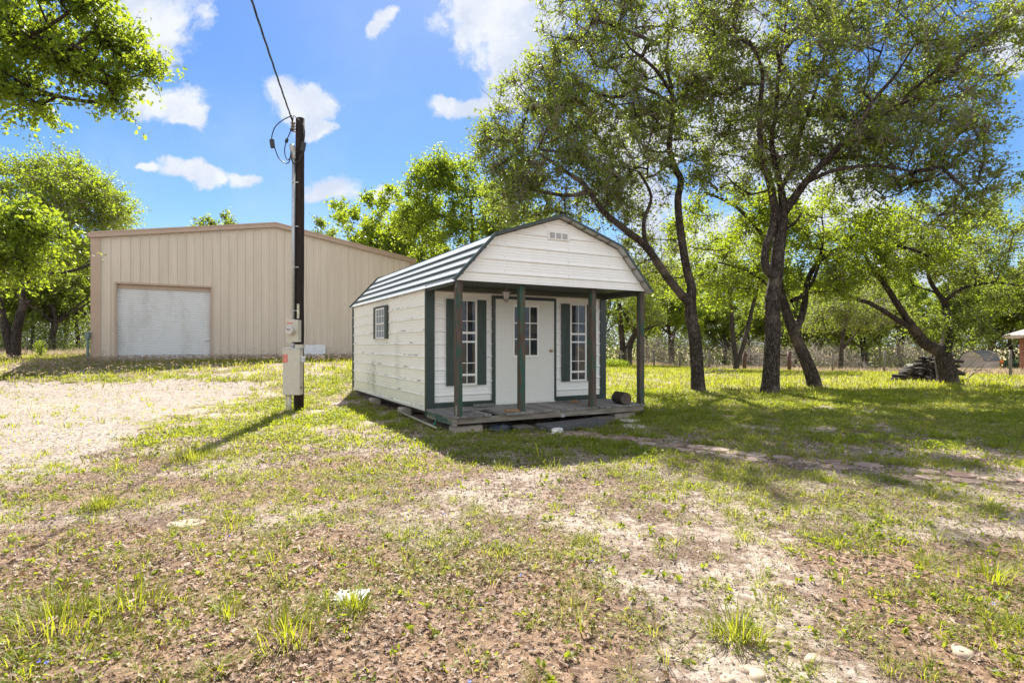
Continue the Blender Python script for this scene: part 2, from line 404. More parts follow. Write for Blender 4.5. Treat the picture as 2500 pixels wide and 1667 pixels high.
def litter(x, y):
    n1 = fbm(x, y, .9, 4, 51)
    r = .58*ss(4.6, 3.2, y)*ss(.8, -.4, x) + .25*ss(3.4, 2.8, y) + .5*ss(4.4, 3.6, y)*ss(1.4, 2.2, x) + .25*ss(8, 5, y)*ss(-.2, -1.2, x)+.22*ss(9, 7, y)*ss(1.5, .3, x)+.13
    return np.clip((r + (n1-.5)*1.2)*(1-gravel_mask(x, y)), 0, 1)*ss(14, 8, y)
def beyond(x, y):                      # the paddock past the wire fence
    fy = np.interp(x, [0, 12, 14, 18, 22, 24, 60], [46, 43, 38.5, 32, 25, 24, 24]); return ss(-.8, 1.5, y-fy)*ss(2, 12, x)

def axis(a0, a1, step, far, k=1.12):
    c = list(np.arange(a0, a1+1e-6, step)); s = step; v = a1
    while v < far: s *= k; v += s; c.append(v)
    s = step; v = a0; l = []
    while v > -far: s *= k; v -= s; l.append(v)
    return np.array(l[::-1]+c)
gx = axis(-9, 9, .075, 900); gy = axis(1.2, 17, .075, 900)
XX, YY = np.meshgrid(gx, gy); ZZ = gz(XX, YY)
nx, ny = len(gx), len(gy)
idx = np.arange(nx*ny).reshape(ny, nx)
q = np.stack([idx[:-1, :-1], idx[:-1, 1:], idx[1:, 1:], idx[1:, :-1]], -1).reshape(-1, 4)
def ground_mat():
    m, n = mat('ground_soil'); o = n.n('TexCoord').outputs['Object']
    at = lambda k: n.n('Attribute', attribute_name=k).outputs['Fac']
    lu, li, gr, be = at('lush'), at('litter'), at('gravel'), at('beyond')
    f1 = n.noise(o, 1.3, 6, .65); f2 = n.noise(o, 14, 6, .7); f3 = n.noise(o, 70, 4, .7)
    sand = n.mix(n.ramp(f2, .3, .7), (.30, .235, .19), (.49, .41, .34))
    sand = n.mix(n.ramp(f3, .5, .75, 0, .6), sand, (.20, .14, .09))
    soil = n.mix(n.ramp(f3, .35, .7), (.085, .054, .038), (.27, .19, .135))
    base = n.mix(n.ramp(n.math('ADD', f1, n.math('MULTIPLY', f2, .6)), .70, .92), soil, sand)
    vor = n.n('TexVoronoi', {'Vector': o, 'Scale': 38.0, 'Randomness': 1.0})
    lc = n.mix(n.n('SeparateColor', {0: vor.outputs['Color']}).outputs[0], (.11, .062, .038), (.36, .24, .155))
    base = n.mix(n.ramp(n.math('ADD', li, n.math('MULTIPLY', n.math('SUBTRACT', f2, .5), .9)), .40, .62, 0, .9), base, lc)
    gcol = n.mix(n.ramp(f3, .3, .7), (.09, .105, .02), (.24, .245, .045))
    gcol = n.mix(n.ramp(f1, .4, .7, 0, .45), gcol, (.42, .34, .16))
    base = n.mix(n.ramp(n.math('ADD', lu, n.math('MULTIPLY', n.math('SUBTRACT', f2, .5), 1.2)), .62, 1.10, 0, .5), base, gcol)
    dry = n.mix(n.ramp(f2, .3, .7), (.50, .40, .24), (.34, .27, .12))
    base = n.mix(n.math('MULTIPLY', be, .85), base, dry)
    v2 = n.n('TexVoronoi', {'Vector': o, 'Scale': 26.0}); g1 = n.n('SeparateColor', {0: v2.outputs['Color']}).outputs[0]
    gc = n.mix(g1, (.19, .15, .125), (.44, .37, .315))
    gc = n.mix(n.ramp(n.noise(n.mapping(o, scale=(.5, 1.2, 1)), 1.6, 5, .6), .45, .7, 0, .6), gc, (.40, .325, .26))
    base = n.mix(n.ramp(n.math('ADD', gr, n.math('MULTIPLY', n.math('SUBTRACT', f2, .5), .6)), .35, .65), base, gc)
    h = n.math('ADD', n.math('MULTIPLY', f2, .6), n.math('MULTIPLY', n.math('ADD', f3, n.math('MULTIPLY', v2.outputs['Distance'], gr)), .4))
    finish(n, base, .95, h, .9, .05, spec=.15); return m
M_ground = ground_mat()
x_, y_ = XX.ravel(), YY.ravel()
gnd = np_mesh('ground', np.stack([x_, y_, ZZ.ravel()], -1), q, np.full(len(q), 4), M_ground, smooth=True,
        attrs=dict(lush=lush(x_, y_), litter=litter(x_, y_), gravel=gravel_mask(x_, y_), beyond=beyond(x_, y_)))
tag(gnd, 'sandy yard with patchy grass, dead leaves and a gravel drive', kind='structure')

# ------------------------------------------------------------------ ground cover (grass, weeds, litter, gravel)
def scatter(n, y0, y1, dens, side=1.12, near_bias=True):
    """positions over the visible wedge between two distances, thinned by a density function"""
    yy = np.sqrt(rng.uniform(y0*y0, y1*y1, n)); xx = rng.uniform(-1, 1, n)*(.94*side)*yy
    k = rng.uniform(0, 1, n) < dens(xx, yy); xx, yy = xx[k], yy[k]
    a, b = shed_local(xx, yy); ok = ~((a > -.02) & (a < SW+.02) & (b > -1.2) & (b < SL))
    a2 = (xx+15.48)*.856+(yy-20.65)*.516; b2 = -(xx+15.48)*.516+(yy-20.65)*.856
    ok &= ~((a2 > -.1) & (a2 < 12.6) & (b2 > -.02))
    return xx[ok], yy[ok]
def blades(x, y, h, wd, lean, name, m, seg3=False, parent=None, z=None, az=None):
    n = len(x); az = rng.uniform(0, 2*np.pi, n) if az is None else az; z = gz(x, y)-.01 if z is None else z
    sx, sy = -np.sin(az)*wd/2, np.cos(az)*wd/2; dx, dy = np.cos(az), np.sin(az)
    fr = [(0, 0, 1), (.5, .30, .9), (1, 1, 0)] if not seg3 else [(0, 0, .8), (.38, .16, 1), (.74, .52, .75), (1, 1, 0)]
    V = []; L = lean*h
    for (t, k, ww) in fr:
        zz = h*(t - (lean**2)*.35*k); cx, cy = x+dx*L*k, y+dy*L*k
        if ww > 0: V += [np.stack([cx-sx*ww, cy-sy*ww, z+zz], -1), np.stack([cx+sx*ww, cy+sy*ww, z+zz], -1)]
        else: V += [np.stack([cx, cy, z+zz], -1)]
    V = np.stack(V, 1); k = V.shape[1]; base = np.arange(n)[:, None]*k
    fl = [base+np.array([[2*i, 2*i+1, 2*i+3, 2*i+2]]) for i in range((k-1)//2-1)] + [base+np.array([[k-3, k-2, k-1]])]
    flat = np.concatenate(fl, 1); sizes = np.tile([4]*((k-1)//2-1)+[3], n)
    return np_mesh(name, V.reshape(-1, 3), flat, sizes, m, parent)
def leaves2(c, size, name, m, parent=None, flat=.0, aspect=.6, lobed=False, fold=.25, nrm=None):
    """folded leaf-sized faces with free orientation; flat in 0..1 pulls them level with the ground"""
    n = len(c); d = rng.normal(size=(n, 3)); d[:, 2] *= (1-flat); d /= np.linalg.norm(d, axis=1)[:, None]
    r = rng.normal(size=(n, 3)); r[:, :2] *= (1-flat*.9); r[:, 2] += flat*3
    b = np.cross(r, d); b /= np.linalg.norm(b, axis=1)[:, None]+1e-9; u = np.cross(d, b)
    s = (size*np.ones(n))[:, None]
    if lobed:
        sh = [(-.5, 0, 0), (-.15, .28, .1), (.0, .12, .05), (.2, .42, .16), (.3, .16, .06), (.6, 0, 0), (.3, -.16, .06), (.2, -.42, .16), (.0, -.12, .05), (-.15, -.28, .1)]
        fc = [[0, 1, 2, 3, 4, 5], [0, 5, 6, 7, 8, 9]]; sz = [6, 6]
    else:
        sh = [(-.5, 0, 0), (.0, aspect/2, fold*aspect), (.5, 0, 0), (.0, -aspect/2, fold*aspect)]
        fc = [[0, 2, 1], [0, 3, 2]]; sz = [3, 3]
    V = np.stack([c + s*(d*p + b*q + u*t) for (p, q, t) in sh], 1); k = len(sh)
    flat_ = (np.arange(n)[:, None]*k + np.array([sum(fc, [])])).ravel()
    return np_mesh(name, V.reshape(-1, 3), flat_, np.tile(sz, n), m, parent)
def tufts(x, y, per, h, spread):
    t = np.repeat(np.arange(len(x)), per); a = rng.uniform(0, 2*np.pi, len(t)); r = rng.uniform(0, 1, len(t))**.7*spread
    return x[t]+np.cos(a)*r, y[t]+np.sin(a)*r, (h[t] if hasattr(h, '__len__') else h)*rng.uniform(.45, 1.1, len(t)), a

clm = lambda x, y, s_=6.0: ss(.40, .60, .72*fbm(x, y, s_, 3, 88)+.28*fbm(x, y, 1.1, 2, 89))*.93+.07*ss(.2, .8, lush(x, y))+.08*ss(.75, 1., lush(x, y))
# short sward, dense where the ground is lush
x, y = scatter(150000, 1.9, 6.0, lambda a, b: (.08+lush(a, b)**1.1*.95)*clm(a, b))
blades(x, y, rng.uniform(.012, .055, len(x)), rng.uniform(.0022, .005, len(x)), rng.uniform(.3, 1.6, len(x)), 'grass', M_grass)
G1 = bpy.data.objects['grass']; tag(G1, 'short bright green grass blades scattered over the near yard', 'grass', kind='stuff')
x, y = scatter(300000, 6.0, 15.0, lambda a, b: (.05+lush(a, b)**1.1*.95)*clm(a, b, 4.2))
o = blades(x, y, rng.uniform(.02, .10, len(x)), rng.uniform(.006, .014, len(x)), rng.uniform(.2, 1.2, len(x)), 'grass', M_grass)
tag(o, 'short grass around the porch shed and under the oaks', 'grass', kind='stuff')
x, y = scatter(380000, 15.0, 46.0, lambda a, b: (.1+.9*lush(a, b))*(1-beyond(a, b))*clm(a, b, 1.8))
o = blades(x, y, rng.uniform(.05, .20, len(x))*(.7+.6*fbm(x, y, .5, 3, 8)), rng.uniform(.014, .03, len(x)), rng.uniform(.2, 1.0, len(x)), 'grass', M_grass)
tag(o, 'far sunlit grass between the trees and before the big metal barn', 'grass', kind='stuff')
x, y = scatter(150000, 22.0, 80.0, lambda a, b: beyond(a, b)+.10*ss(30, 40, b)+.5*ss(-12, -18, a)*ss(30, 33, b))
o = blades(x, y, rng.uniform(.15, .45, len(x)), rng.uniform(.02, .05, len(x)), rng.uniform(.1, .8, len(x)), 'dry_grass', M_dry)
tag(o, 'tall pale dry grass standing past the wire fence', 'dry grass', kind='stuff')
# low broad-leaved weeds
x, y = scatter(90000, 1.9, 7.0, lambda a, b: (.08+lush(a, b)**1.2*.9)*clm(a, b))
c = np.stack([x, y, gz(x, y)+rng.uniform(.002, .035, len(x))], -1)
o = leaves2(c, rng.uniform(.012, .032, len(x)), 'weeds', M_clover, flat=.5, aspect=.7)
tag(o, 'tiny low green weeds creeping over the near soil', 'weeds', kind='stuff')
x, y = scatter(260000, 7.0, 17.0, lambda a, b: lush(a, b)**1.2*clm(a, b, 4.2))
c = np.stack([x, y, gz(x, y)+rng.uniform(.0, .06, len(x))], -1)
o = leaves2(c, rng.uniform(.025, .06, len(x)), 'weeds', M_clover, flat=.4, aspect=.7)
tag(o, 'low leafy weeds covering the lawn around the porch', 'weeds', kind='stuff')
# upright leafy sprouts
x, y = scatter(3000, 1.9, 8.0, lambda a, b: (.15+.5*fbm(a, b, 1.2, 3, 71)**1.5)*(1-gravel_mask(a, b)))
t = np.repeat(np.arange(len(x)), 7); q_ = rng.normal(size=(len(t), 3)); q_[:, 2] = np.abs(q_[:, 2])*.9; q_ *= .012*rng.uniform(.5, 1.6, len(x))[t][:, None]
c = np.stack([x[t], y[t], (gz(x, y)+.016)[t]], -1)+q_
o = leaves2(c, rng.uniform(.022, .060, len(t)), 'weeds', M_clover, flat=.0, aspect=.42); tag(o, 'small upright leafy sprouts in the sandy foreground', 'weeds', kind='stuff')
# tufts of longer grass
x, y = scatter(4200, 1.9, 7.0, lambda a, b: (.14+.8*lush(a, b))*clm(a, b))
hh = rng.uniform(.04, .15, len(x))**1.0; bx, by, bh, ba = tufts(x, y, 28, hh, .055)
blades(bx, by, bh, rng.uniform(.002, .005, len(bx)), rng.uniform(.4, 1.6, len(bx)), 'grass_tufts', M_grass, True, az=ba)
tag(bpy.data.objects['grass_tufts'], 'arching grass tufts dotted over the near ground', 'grass tufts', kind='stuff')
x, y = scatter(4200, 7.0, 19.0, lambda a, b: .12+.6*lush(a, b))
hh = rng.uniform(.06, .18, len(x)); bx, by, bh, ba = tufts(x, y, 18, hh, .09)
o = blades(bx, by, bh, rng.uniform(.006, .013, len(bx)), rng.uniform(.25, .9, len(bx)), 'grass_tufts', M_grass, az=ba)
tag(o, 'grass tufts in the shade of the oaks and around the shed', 'grass tufts', kind='stuff')
# dead oak leaves
x, y = scatter(75000, 1.9, 8.5, lambda a, b: litter(a, b)**1.6*(1-.5*lush(a, b)))
c = np.stack([x, y, gz(x, y)+rng.uniform(.002, .022, len(x))], -1)
o = leaves2(c, rng.gamma(4, .0055, len(x)).clip(.006, .045), 'leaf_litter', M_litter, flat=.72, lobed=True)
tag(o, 'curled brown dead oak leaves lying on the soil', 'dead leaves', kind='stuff')
x, y = scatter(6000, 2.0, 4.4, lambda a, b: litter(a, b)**2*1.0)
c = np.stack([x, y, gz(x, y)+rng.uniform(.005, .03, len(x))], -1)
o = leaves2(c, rng.uniform(.028, .046, len(x)), 'leaf_litter', M_litter, flat=.55, lobed=True)
tag(o, 'larger curled brown leaves piled in the foreground', 'dead leaves', kind='stuff')
# crumbled leaf bits, bark and chaff over the whole near yard
M_chaff = leaf_mat('leaf_crumbs', (.045, .028, .020), (.62, .50, .40), (.2, .14, .09), .12, .3, .6)
x, y = scatter(150000, 1.9, 9.0, lambda a, b: (.25+.75*fbm(a, b, 2.3, 3, 62))*(1-gravel_mask(a, b)))
c = np.stack([x, y, gz(x, y)+rng.uniform(.001, .014, len(x))], -1)
o = leaves2(c, rng.gamma(3, .0036, len(x)).clip(.004, .030)*(.7+.12*y), 'leaf_litter', M_chaff, flat=.35, aspect=.6, fold=.3)
tag(o, 'crumbled bits of dead leaves and chaff all over the yard soil', 'dead leaves', kind='stuff')
# straw, runners and tiny twigs
x, y = scatter(60000, 1.9, 8.0, lambda a, b: .12+.5*fbm(a, b, 1.1, 3, 61)**2+.3*lush(a, b)*(1-lush(a, b)))
o = blades(x, y, rng.uniform(.02, .07, len(x)), rng.uniform(.0015, .004, len(x)), rng.uniform(1.2, 2.0, len(x)), 'dry_grass', M_dry, z=gz(x, y)+.004)
tag(o, 'flattened straw and dry grass runners on the soil', 'dry grass', kind='stuff')
x, y = scatter(9000, 1.9, 6.0, lambda a, b: .15+.6*litter(a, b)); az = rng.uniform(0, 6.28, len(x)); L_ = rng.uniform(.02, .09, len(x)); z = gz(x, y)+rng.uniform(.004, .02, len(x))
d_ = np.stack([np.cos(az), np.sin(az), rng.normal(0, .12, len(x))], -1); s_0 = np.stack([x, y, z], -1); e_ = s_0+d_*L_[:, None]; n_0 = np.stack([-np.sin(az), np.cos(az), 0*az], -1)*.0018; u_0 = np.array([0, 0, .0028])
V = np.stack([s_0+n_0, s_0-n_0, s_0+u_0, e_], 1); o = np_mesh('fallen_twigs', V.reshape(-1, 3), (np.arange(len(x))[:, None]*4+np.array([[0,1,3, 1,2,3, 2,0,3]])).ravel(), np.full(len(x)*3, 3), M_twig)
tag(o, 'tiny fallen twigs among the dead leaves', 'twigs', kind='stuff')
# small stones of the drive
x, y = scatter(90000, 4.5, 17.0, lambda a, b: gravel_mask(a, b)**2*(.25+.75*ss(.38, .6, fbm(a*.5, b*1.3, .9, 4, 66))))
n_ = len(x); s_ = rng.gamma(3, .0032, n_).clip(.003, .022)[:, None, None]
octa = np.array([(1,0,0),(0,1,0),(-1,0,0),(0,-1,0),(0,0,.7),(0,0,-.7)])[None]*rng.uniform(.6, 1.2, (n_, 6, 1))
aa = rng.uniform(0, 6.28, n_); ca, sa = np.cos(aa)[:, None], np.sin(aa)[:, None]
oc = np.stack([octa[..., 0]*ca-octa[..., 1]*sa, octa[..., 0]*sa+octa[..., 1]*ca, octa[..., 2]*np.ones((n_, 1))], -1)*s_
V = oc + np.stack([x, y, gz(x, y)+.003], -1)[:, None]
ff = np.array([0,1,4, 1,2,4, 2,3,4, 3,0,4]); flat_ = (np.arange(n_)[:, None]*6+ff[None]).ravel()
def gravel_stone_mat():
    m, n = mat('gravel_stones'); r = n.n('NewGeometry').outputs['Random Per Island']
    finish(n, n.mix(r, (.12, .10, .085), (.48, .42, .365)), .9, spec=.2); return m
M_gst = gravel_stone_mat()
o = np_mesh('gravel', V.reshape(-1, 3), flat_, np.full(n_*4, 3), M_gst); tag(o, 'pale crushed gravel of the driveway', 'gravel', kind='stuff')
# weeds with pale seed heads along the foot of the barn
def seedheads(n, fx, hmin, hmax, name, label):
    x, y = fx(n); n = len(x); h = rng.uniform(hmin, hmax, n); z0 = gz(x, y)
    az = rng.uniform(0, 6.28, n); lx, ly = np.cos(az)*h*.18, np.sin(az)*h*.18
    o = blades(x, y, h, np.full(n, .008), np.full(n, .18), name, M_grass, az=az)
    tag(o, label, 'seed grass', kind='stuff')
    t = np.repeat(np.arange(n), 6); a = rng.uniform(0, 6.28, len(t))
    ctr_z = z0[t] + h[t]*.96
    o = blades(x[t]+lx[t], y[t]+ly[t], rng.uniform(.03, .07, len(t)), np.full(len(t), .022), rng.uniform(.8, 1.8, len(t)), 'seed_heads', M_seed, z=ctr_z, az=a)
    tag(o, 'pale windmill-shaped seed heads, ' + label, 'seed heads', kind='stuff')
def fbarn(n):
    t = rng.uniform(-.15, 1.05, n); off = rng.gamma(2.2, .9, n)+.25
    bx = -15.48+.856*12.45*t+.516*off; by = 20.65+.516*12.45*t-.856*off
    k = (rng.uniform(0, 1, n) < .35+fbm(bx, by, .5, 3, 77)) & (by > 15.8); return bx[k], by[k]
seedheads(5200, fbarn, .09, .26, 'seed_grass', 'tall seeding grass along the foot of the metal barn')
def fleft(n):
    bx = rng.uniform(-26, -13, n); by = rng.uniform(17.5, 26, n); k = fbm(bx, by, .4, 3, 78) > .5
    a2 = (bx+15.48)*.856+(by-20.65)*.516; b2 = -(bx+15.48)*.516+(by-20.65)*.856
    k &= ~((a2 > -.1) & (b2 > 0)); return bx[k], by[k]
seedheads(1500, fleft, .12, .28, 'seed_grass', 'seeding grass left of the metal barn')
# wild flowers
for (cnt, m, nm, s) in ((35, M_blue, 'blue', .007), (60, M_yel, 'yellow', .006), (140, M_wht, 'white', .010)):
    x, y = scatter(cnt*5, 2.2, 6.5 if nm == 'blue' else (9 if nm == 'yellow' else 24), lambda a, b: .1+.2*lush(a, b))
    t = np.repeat(np.arange(len(x)), 4)
    c = np.stack([x[t], y[t], (gz(x, y)+.06)[t]], -1)+rng.normal(0, s*.5, (len(t), 3))
    o = leaves2(c, s*1.6, 'wild_flowers', m, flat=.6, aspect=.9); tag(o, 'tiny %s wild flowers sprinkled in the grass' % nm, 'flowers', kind='stuff')

# individually placed tall grass clumps
def clump(px, py, h, n, spread, label, m=M_grass, wd=.006):
    X, Y, Z = G(px, py)
    t = thing('grass_clump', (X, Y, Z), 0, label, 'grass clump', 'taller grass clumps in the yard')
    a = rng.uniform(0, 6.28, n); r = rng.uniform(0, 1, n)**.7*spread
    n = int(n*1.5); a = rng.uniform(0, 6.28, n); r = rng.uniform(0, 1, n)**.8*spread*1.1; wd = rng.uniform(.5, 1.0, n)*wd
    blades(np.cos(a)*r, np.sin(a)*r, h*rng.uniform(.25, 1.1, n), wd, rng.uniform(.2, 1.4, n), 'blades', m, True, t, z=np.full(n, -.015), az=a+rng.normal(0, .5, n))
for args in [(470, 1120, .22, 330, .26, 'widest bright green grass clump on the pole shadow'),
             (350, 1035, .10, 160, .18, 'round green tuft at the gravel edge below the barn door'),
             (310, 1022, .08, 90, .12, 'small low tuft on gravel, furthest of the drive edge tufts'),
             (245, 1240, .18, 150, .10, 'upright green clump at left between the gravel and leaf litter'),
             (130, 1140, .12, 120, .10, 'spiky yellow-green clump beside the gravel near the left edge'),
             (868, 1490, .17, 90, .05, 'thin wiry dark tuft standing on the crumpled white paper'),
             (555, 1510, .13, 70, .04, 'small reddish-based tuft left of the white paper'),
             (1790, 1560, .22, 110, .07, 'fine reddish green tuft next to the broad-leaved clump bottom right'),
             (1850, 1575, .24, 26, .04, 'broad-bladed grass clump with long pointed leaves at bottom right'),
             (1320, 1135, .34, 16, .06, 'tall stalks with seed spikes in front of the porch step'),
             (1225, 1145, .14, 60, .14, 'bright grass at the shade edge left of the tall stalks'),
             (1000, 1140, .10, 110, .07, 'small dome of fine bright grass left of the shed shadow'),
             (150, 1530, .22, 170, .22, 'large long-bladed clump in the bottom left corner'),
             (330, 1480, .20, 110, .16, 'long-bladed clump right of the corner clump'),
             (700, 1560, .20, 130, .16, 'sprawling long grass near the bottom left centre'),
             (2215, 1435, .05, 90, .12, 'low fine tuft beside the flagstone path at right'),
             (2420, 1420, .20, 80, .10, 'tall yellow-green clump near the right edge'),
             (560, 1290, .16, 60, .10, 'arching grass over the flat pale stone'),
             (1130, 1330, .10, 60, .06, 'arching bright clump in the middle of the yard'),
             (2050, 1330, .12, 50, .06, 'spiky clump in the sun right of the yard centre')]:
    clump(*args)

# ------------------------------------------------------------------ flagstone path
pth = MB(); random.seed(3)
pp = [(1.0, 9.0), (1.76, 8.25), (2.89, 7.04), (3.89, 6.42), (4.64, 5.85), (5.3, 5.45), (7.5, 4.4), (9.5, 3.6)]
def path_at(s):
    for a, b in zip(pp[:-1], pp[1:]):
        L = math.dist(a, b)
        if s <= L: return a[0]+(b[0]-a[0])*s/L, a[1]+(b[1]-a[1])*s/L, math.atan2(b[1]-a[1], b[0]-a[0])
        s -= L
    return None
s = 0
while True:
    q_ = path_at(s)
    if q_ is None: break
    for lane in (-1, 1):
        if random.random() < .2: continue
        x0, y0, an = q_; off = lane*.15+random.uniform(-.02, .02); r0 = random.uniform(.12, .17)
        cx, cy = x0-math.sin(an)*off, y0+math.cos(an)*off
        n = 7; ang0 = random.random()*6; zz = gz1(cx, cy)+.02
        ring = []
        for k in range(n):
            t = ang0+2*math.pi*k/n; rr = r0*random.uniform(.85, 1.12); ring.append((cx+math.cos(t)*rr, cy+math.sin(t)*rr*.9))
        tl = [random.uniform(-.03, .03) for _ in range(2)]
        zf = lambda p: zz+(p[0]-cx)*tl[0]+(p[1]-cy)*tl[1]
        vs = [(p[0], p[1], -.08) for p in ring]+[(p[0], p[1], zf(p)-.006) for p in ring]+[(cx+(p[0]-cx)*.93, cy+(p[1]-cy)*.93, zf(p)) for p in ring]
        fs = [tuple(2*n+k for k in range(n))]
        for k in range(n):
            j = (k+1) % n; fs += [(k, j, n+j, n+k), (n+k, n+j, 2*n+j, 2*n+k)]
        pth.add(vs, fs)
    s += .29
def path_mat():
    m, n = mat('path_stones'); g = n.n('NewGeometry').outputs['Random Per Island']; o = n.n('TexCoord').outputs['Object']
    c = n.mix(g, (.21, .125, .095), (.35, .27, .22)); c = n.mix(n.ramp(n.noise(o, 7, 5, .7), .45, .65, 0, .7), c, (.38, .31, .24))
    finish(n, c, .9, n.noise(o, 30, 4), .4, .01, spec=.2); return m
tag(pth.build('path', path_mat()), 'weathered reddish flagstone path leading from the porch to the right', kind='structure')

# ------------------------------------------------------------------ the porch shed
shed = thing('porch_shed', (SX, SY, 0), TH, 'white metal sided shed with gambrel roof, green trim and a covered front porch', 'shed')
ZB, ZT, PIT = .22, 2.45, .235
def prof(z0, z1, big=.0215):
    pts = [(z0, 0.)]
    k = math.floor((z0-ZB)/PIT)-1
    while ZB+k*PIT < z1+.1:
        b = ZB+k*PIT
        for dz, h in ((-.004, 0), (.010, big), (.028, big), (.042, 0), (.088, 0), (.092, .0045), (.098, .0045), (.102, 0), (.136, 0), (.140, .0045), (.146, .0045), (.150, 0), (.184, 0), (.188, .0045), (.194, .0045), (.198, 0)):
            if z0 < b+dz < z1: pts.append((b+dz, h))
        k += 1
    pts.append((z1, 0.)); return pts
def siding(T, ext, z0, z1, holes=()):
    m = MB(T); P_ = prof(z0, z1)
    for (za, ha), (zb_, hb) in zip(P_[:-1], P_[1:]):
        a0, a1 = ext(za), ext(zb_)
        m.add([(a0[0], ha, za), (a0[1], ha, za), (a1[1], hb, zb_), (a1[0], hb, zb_)], [(0, 1, 2, 3)])
    return m
Tf = lambda u, o, z: (u, -o, z)              # front wall, faces -y
Tl = lambda u, o, z: (-o, u, z)              # left wall, faces -x
Tr = lambda u, o, z: (SW+o, u, z)
Tb = lambda u, o, z: (u, SL+o, z)
siding(Tf, lambda z: (0, SW), ZB, ZT).build('front_wall', M_front, shed)
siding(Tl, lambda z: (0, SL), ZB, ZT).build('side_wall', M_side, shed)
siding(Tr, lambda z: (0, SL), ZB, ZT).build('side_wall', M_front, shed)
RO = [(-.064, 2.40), (.683, 3.21), (2.0, 3.652), (3.317, 3.21), (4.064, 2.40)]
def roof_ext(z, drop=.03):
    z += drop
    if z <= 3.21: t = max(0, (z-2.40)/.81); a = -.064+.747*t; a = max(a, .0)
    else: t = min(1, (z-3.21)/.442); a = .683+1.317*t
    return a+.01, SW-a-.01
gab = siding(lambda u, o, z: (u, -1.27-o, z), roof_ext, 2.435, 3.615)
gab.build('gable', M_front, shed)
siding(Tb, lambda z: roof_ext(z) if z > 2.45 else (0, SW), ZB, 3.615).build('back_wall', M_front, shed)
# roof, ribs run along the length
rf = MB(); Y0, Y1 = -1.416, SL+.10
for i, (p, q_) in enumerate(zip(RO[:-1], RO[1:])):
    L = math.dist(p, q_); dx, dz = (q_[0]-p[0])/L, (q_[1]-p[1])/L; nx_, nz_ = -dz, dx
    if i >= 2: pass
    s_list = [(0, 0, 0)]
    k = .13 if i in (0,) else .10
    start = {0: .16, 1: .12, 2: .14, 3: .12}[i]
    s = start
    while s < L-.06:
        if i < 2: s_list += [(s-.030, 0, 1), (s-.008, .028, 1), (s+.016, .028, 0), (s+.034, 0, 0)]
        else: s_list += [(s-.034, 0, 0), (s-.016, .028, 0), (s+.008, .028, 0), (s+.030, 0, 0)]
        s += .235
    s_list.append((L, 0, 0))
    for (sa, ha, ma), (sb, hb, mb) in zip(s_list[:-1], s_list[1:]):
        A = (p[0]+dx*sa+nx_*ha, p[1]+dz*sa+nz_*ha); B = (p[0]+dx*sb+nx_*hb, p[1]+dz*sb+nz_*hb)
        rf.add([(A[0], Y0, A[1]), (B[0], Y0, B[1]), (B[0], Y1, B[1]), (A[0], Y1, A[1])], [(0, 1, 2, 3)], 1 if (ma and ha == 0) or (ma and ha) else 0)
    u = .012
    rf.add([(p[0]-nx_*u, Y0, p[1]-nz_*u), (q_[0]-nx_*u, Y0, q_[1]-nz_*u), (q_[0]-nx_*u, Y1, q_[1]-nz_*u), (p[0]-nx_*u, Y1, p[1]-nz_*u)], [(0, 1, 2, 3)], 0)
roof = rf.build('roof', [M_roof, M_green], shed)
for yb in (Y0-.012, Y1+.002):
    tr = MB()
    for p, q_ in zip(RO[:-1], RO[1:]):
        L = math.dist(p, q_); nx_, nz_ = -(q_[1]-p[1])/L, (q_[0]-p[0])/L
        o1, o2 = .030, -.012
        v = []
        for y in (yb, yb+.014):
            for (c, o) in ((p, o2), (q_, o2), (q_, o1), (p, o1)): v.append((c[0]+nx_*o, y, c[1]+nz_*o))
        tr.add(v, [(0,1,2,3), (7,6,5,4), (0,4,5,1), (1,5,6,2), (2,6,7,3), (3,7,4,0)])
        v = []
        for y in ((yb+.014, yb+.055) if yb < 0 else (yb-.045, yb)):
            for (c, o) in ((p, .030), (q_, .030), (q_, .036), (p, .036)): v.append((c[0]+nx_*o, y, c[1]+nz_*o))
        tr.add(v, [(0,1,2,3), (7,6,5,4), (0,4,5,1), (1,5,6,2), (2,6,7,3), (3,7,4,0)])
    tr.build('rake_trim', M_green, roof)
# soffit purlins seen under the front overhang
for p, q_ in zip(RO[:-1], RO[1:]):
    L = math.dist(p, q_); dx, dz = (q_[0]-p[0])/L, (q_[1]-p[1])/L; s = .2
    while s < L-.05:
        cx_, cz_ = p[0]+dx*s+dz*.022, p[1]+dz*s-dx*.022
        MB().bar((cx_, -1.40, cz_), (cx_, -1.272, cz_), .035, .016, up=(-dz, 0, dx)).build('purlin', M_beam, roof); s += .30
# trims
MB().box(-.028, .135, -.030, -.002, .11, 2.46).box(-.030, .0, -.002, .035, .11, 2.44).build('corner_trim', M_green, shed)
MB().box(3.88, 4.03, -.030, -.002, .11, 2.46).box(4.0, 4.03, -.002, .07, .11, 2.44).build('corner_trim', M_green, shed)
MB().box(-.03, .0, SL-.05, SL+.03, .2, 2.42).build('corner_trim', M_green, shed)
for e in ((.137, 1.300), (2.744, 3.878)): MB().box(e[0], e[1], -.034, -.004, .255, .345).build('base_trim', M_green, shed)
MB().box(-.02, .002, .037, SL-.05, .205, .222).build('sill_flashing', M_vinyl, shed)
MB().box(.0, SW, -1.25, -.036, 2.462, 2.475).build('porch_ceiling', M_ceil, shed)
MB().box(.05, 3.95, -.075, -.036, 2.375, 2.458).box(.02, .07, -1.24, -.08, 2.38, 2.46).box(3.93, 3.98, -1.24, -.08, 2.38, 2.46).box(.05, 3.95, -1.262, -1.215, 2.43, 2.46).build('header_beam', M_ceil, shed)
for e in (-.012, 4.0): MB().box(e, e+.012, -1.22, -.04, 2.36, 2.462).build('eave_board', M_ceil, shed)
